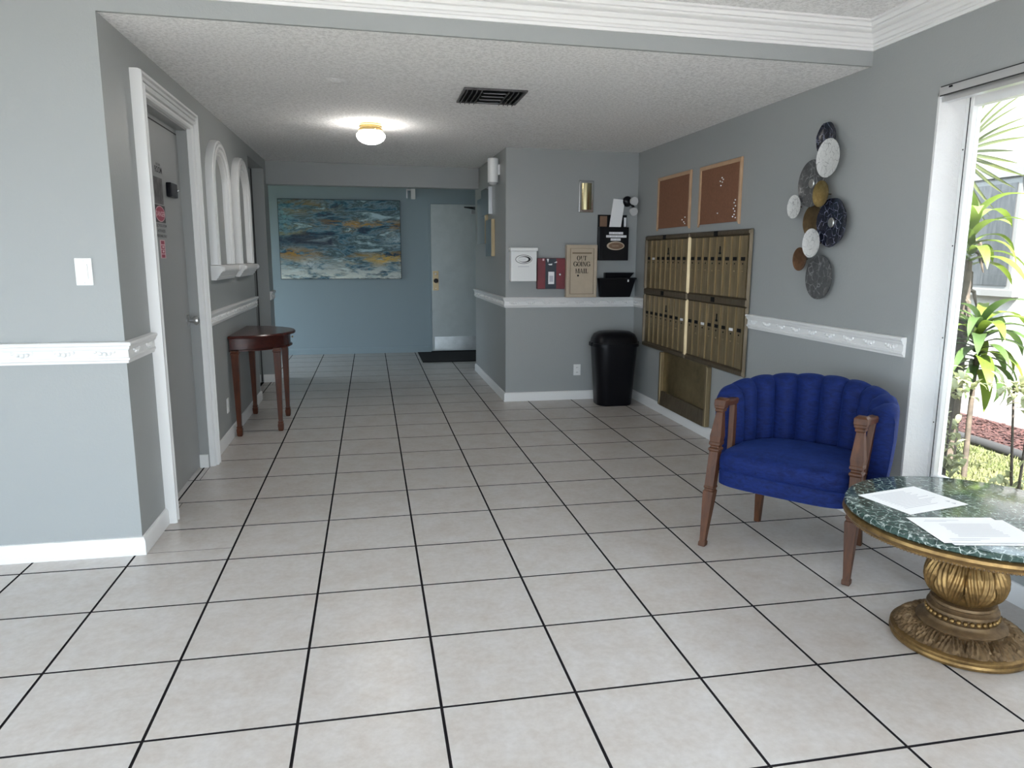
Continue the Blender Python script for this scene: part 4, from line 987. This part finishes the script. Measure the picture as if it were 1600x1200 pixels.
# ------------------------------------------------------------------ garden outside
GZ = -.15
gr = tag(B().box(XR + .22, 14, -12, 12, GZ - .1, GZ).build('lawn', 'grass_ground'), 'sunlit lawn outside the garden window', 'lawn', kind='structure')
tag(B().box(-12, XR + .22, -16, YF - .15, GZ - .1, -.02).build('pavement', 'pavement'), 'dark asphalt drive outside the entrance', 'pavement', kind='structure')
tag(B().box(-14, -3.16, YF - .1, 14, GZ - .1, GZ).box(-3.16, -2.56, 2.2, 14, GZ - .1, GZ).build('side_lawn', 'grass_ground'), 'lawn outside the corridor door', 'lawn', kind='structure')
hs = thing('house', 'white neighbouring house wall with a grey window and roof eave', 'house', (6.6, 3.5, GZ))
box('wall', 'stucco_white', 6.6, 6.9, -4, 9, GZ, 3.6, hs)
HW0, HW1 = 4.10, 5.6
wn = box('window', 'house_trim', 6.57, 6.6, HW0, HW1, 1.15, 2.17, hs)
for y0 in (HW0 + .04, (HW0 + HW1) / 2 + .02): box('pane', 'house_glass', 6.562, 6.57, y0, y0 + (HW1 - HW0) / 2 - .06, 1.19, 2.13, wn)
box('window_ledge', 'house_trim', 6.52, 6.6, HW0 - .08, HW1 + .08, 1.09, 1.15, hs); box('wall_band', 'house_trim', 6.55, 6.6, -4, 9, 2.19, 2.27, hs)
ml = tag(box('mulch_bed', 'mulch', 5.83, 6.6, -3, 8, GZ, GZ + .04), 'red bark mulch bed along the neighbouring house', 'mulch bed', kind='structure')
b = B()
for k in range(1500):
    x, y = random.uniform(5.92, 6.55), random.uniform(2.4, 4.5); a_ = random.random() * 6.3; l_, wd_ = random.uniform(.015, .04), random.uniform(.005, .012); tz = random.uniform(.0, .02)
    c_, s_ = math.cos(a_), math.sin(a_); z = GZ + .042
    b.add([(x - c_ * l_ + s_ * wd_, y - s_ * l_ - c_ * wd_, z), (x - c_ * l_ - s_ * wd_, y - s_ * l_ + c_ * wd_, z + .004), (x + c_ * l_ - s_ * wd_, y + s_ * l_ + c_ * wd_, z + tz), (x + c_ * l_ + s_ * wd_, y + s_ * l_ - c_ * wd_, z + tz)], [(0, 3, 2, 1)])
tag(b.build('bark_chips', 'mulch'), 'loose red bark chips on the mulch bed', 'bark chips', kind='stuff')
tag(B().tube([(5.82, y / 10, GZ + .03 + .006 * math.sin(y)) for y in range(-30, 81, 4)], .045, 8).build('bed_edging', 'edging', smooth=60), 'dark edging strip between lawn and mulch bed', 'edging')
b = B()
for k in range(13000):
    x, y = random.uniform(3.62, 5.74), random.uniform(1.0, 4.4); a_ = random.random() * 6.3; h = random.uniform(.02, .055)
    dx, dy = math.cos(a_) * .006, math.sin(a_) * .006; lx, ly = random.uniform(-.03, .03), random.uniform(-.03, .03)
    b.add([(x - dx, y - dy, GZ), (x + dx, y + dy, GZ), (x + lx, y + ly, GZ + h)], [(0, 1, 2)])
tag(b.build('grass', 'grass_blade'), 'short green and yellow grass of the lawn', 'grass', kind='stuff')

def leaf_mesh(name, L, Wd, droop, mat, fold=.25, n=9):
    b = B(); vs = []; x = z = 0; a = .9
    for i in range(n + 1):
        t_ = i / n; wd_ = Wd * (math.sin(PI * min(1, .12 + t_ * .88)) ** .8) * (1 if i < n else .02)
        vs += [(x, -wd_, z + fold * wd_), (x, 0, z), (x, wd_, z + fold * wd_)]
        x += L / n * math.cos(a); z += L / n * math.sin(a); a -= droop / n
    fs = []
    for i in range(n):
        k = i * 3; fs += [(k, k + 3, k + 4, k + 1), (k + 1, k + 4, k + 5, k + 2)]
    me = bpy.data.meshes.new(name); me.from_pydata(vs, [], fs); me.materials.append(MATS[mat])
    me.polygons.foreach_set('use_smooth', [True] * len(me.polygons)); me.update(); return me
def put_leaf(me, parent, loc, yaw, tilt, sc=1):
    o = bpy.data.objects.new('leaf', me); C.objects.link(o); o.parent = parent
    o.matrix_local = Matrix.Translation(loc) @ Matrix.Rotation(yaw, 4, 'Z') @ Matrix.Rotation(tilt, 4, 'Y') @ Matrix.Scale(sc, 4)
    return o
LMa = [leaf_mesh('leaf', .50, .043, d_, 'leaf_green') for d_ in (1.5, 1.9, 2.4)]
LMd = [leaf_mesh('leaf', .48, .040, d_, 'leaf_dark') for d_ in (1.6, 2.1, 2.5)]
dr = thing('corn_plant', 'two-stemmed corn plant with arching glossy leaves outside the window', 'plant', (5.0, 2.94, GZ))
B().tube([(5.02, 2.95, GZ), (5.0, 2.93, .5), (5.0, 2.94, 1.0), (4.98, 2.92, 1.42)], [.06, .055, .05, .035], 10).build('trunk', 'bark', dr, smooth=60)
for k in range(10):
    z = .95 + .07 * k; a_ = random.random() * 6.3
    B().tube([(5.0, 2.93, z), (5.0 + .06 * math.cos(a_), 2.93 + .06 * math.sin(a_), z - .03), (5.0 + .1 * math.cos(a_), 2.93 + .1 * math.sin(a_), z - .17)], [.012, .016, .004], 5).build('dry_husk', 'bark', dr)
for k in range(26):
    t_ = k / 26; put_leaf(random.choice(LMa), dr, (-.01 + .02 * math.cos(k), -.02, 1.42 + GZ * 0 + .30 * t_ + .12), k * 2.4, -.15 + .75 * (1 - t_) - .3 * t_, random.uniform(.75, 1.1))
dr2 = dr
B().tube([(4.99, 2.74, GZ), (4.98, 2.74, .3), (4.97, 2.73, .74)], [.02, .018, .014], 8).build('trunk', 'bark', dr2, smooth=60)
for k in range(44):
    t_ = k / 44; put_leaf(random.choice(LMd if k % 3 else LMa), dr2, (-.02, -.20, .80 + .34 * t_), k * 2.4 + .5, .15 + .8 * (1 - t_) - .4 * t_, random.uniform(.8, 1.15))
# fan palm fronds hanging in from beyond the frame edge
pm = thing('palm_frond', 'pale fan palm frond high beside the corn plant', 'palm', (5.62, 3.80, GZ))
stem = [(5.66, 4.6, GZ), (5.66, 4.55, 1.0), (5.64, 4.3, 1.95), (5.62, 3.79, 2.30)]
B().tube(stem, [.05, .045, .02, .01], 8).build('stalk', 'bark', pm, smooth=60)
PL = leaf_mesh('leaf', .64, .0145, .75, 'leaf_palm', .5)
for k in range(17):
    an = -1.25 + 2.35 * k / 16      # fan opens toward -y in the plane of the window
    o = bpy.data.objects.new('leaf', PL); C.objects.link(o); o.parent = pm
    d_ = Vector((-.15 + .2 * random.random(), -math.cos(an), math.sin(an))).normalized(); up_ = Vector((-1, 0, .25)).normalized(); sd = up_.cross(d_).normalized(); up_ = d_.cross(sd)
    mm = Matrix((d_, sd, up_)).transposed().to_4x4() @ Matrix.Rotation(.62, 4, 'Y'); mm = Matrix.Scale(random.uniform(.85, 1.1), 4) @ mm; mm.translation = Vector((0, -.01, 2.30 - GZ)); o.matrix_local = mm
# variegated shrub
SL = leaf_mesh('leaf', .085, .017, 1.2, 'leaf_pale', .3, 4)
def shrub(x, y, label, tips, scat):
    t_ = thing('garden_shrub', label, 'shrub', (x, y, GZ))
    for (tx, ty, tz) in tips:
        B().tube([(x, y, GZ), (x + (tx - x) * .35, y + (ty - y) * .5, GZ + (tz - GZ) * .45), (tx, ty, tz)], [.010, .008, .005], 6).build('stem', 'bark', t_, smooth=60)
        b = B()
        for k in range(scat):
            c_ = Vector((tx + random.gauss(0, .05), ty + random.gauss(0, .06), tz + random.gauss(0, .035)))
            mm = Matrix.Translation(c_) @ Matrix.Rotation(random.random() * 6.3, 4, 'Z') @ Matrix.Rotation(random.uniform(-.5, .9), 4, 'Y')
            b.add([mm @ v.co for v in SL.vertices], [tuple(p.vertices) for p in SL.polygons])
        b.build('foliage', 'leaf_pale', t_, smooth=60, stuff=True)
shrub(4.15, 2.05, 'pale variegated shrub with bare stems below the corn plant', [(4.15, 2.12, .70), (4.17, 2.02, .66), (4.13, 2.08, .34), (4.15, 2.16, .42), (4.12, 1.98, .22), (4.16, 2.2, .3), (4.14, 2.14, .16)], 44)
shrub(4.2, 1.55, 'sparse pale shrub leaning over the lawn near the window', [(4.2, 1.66, .74), (4.22, 1.56, .68), (4.18, 1.62, .18), (4.2, 1.52, .10)], 30)
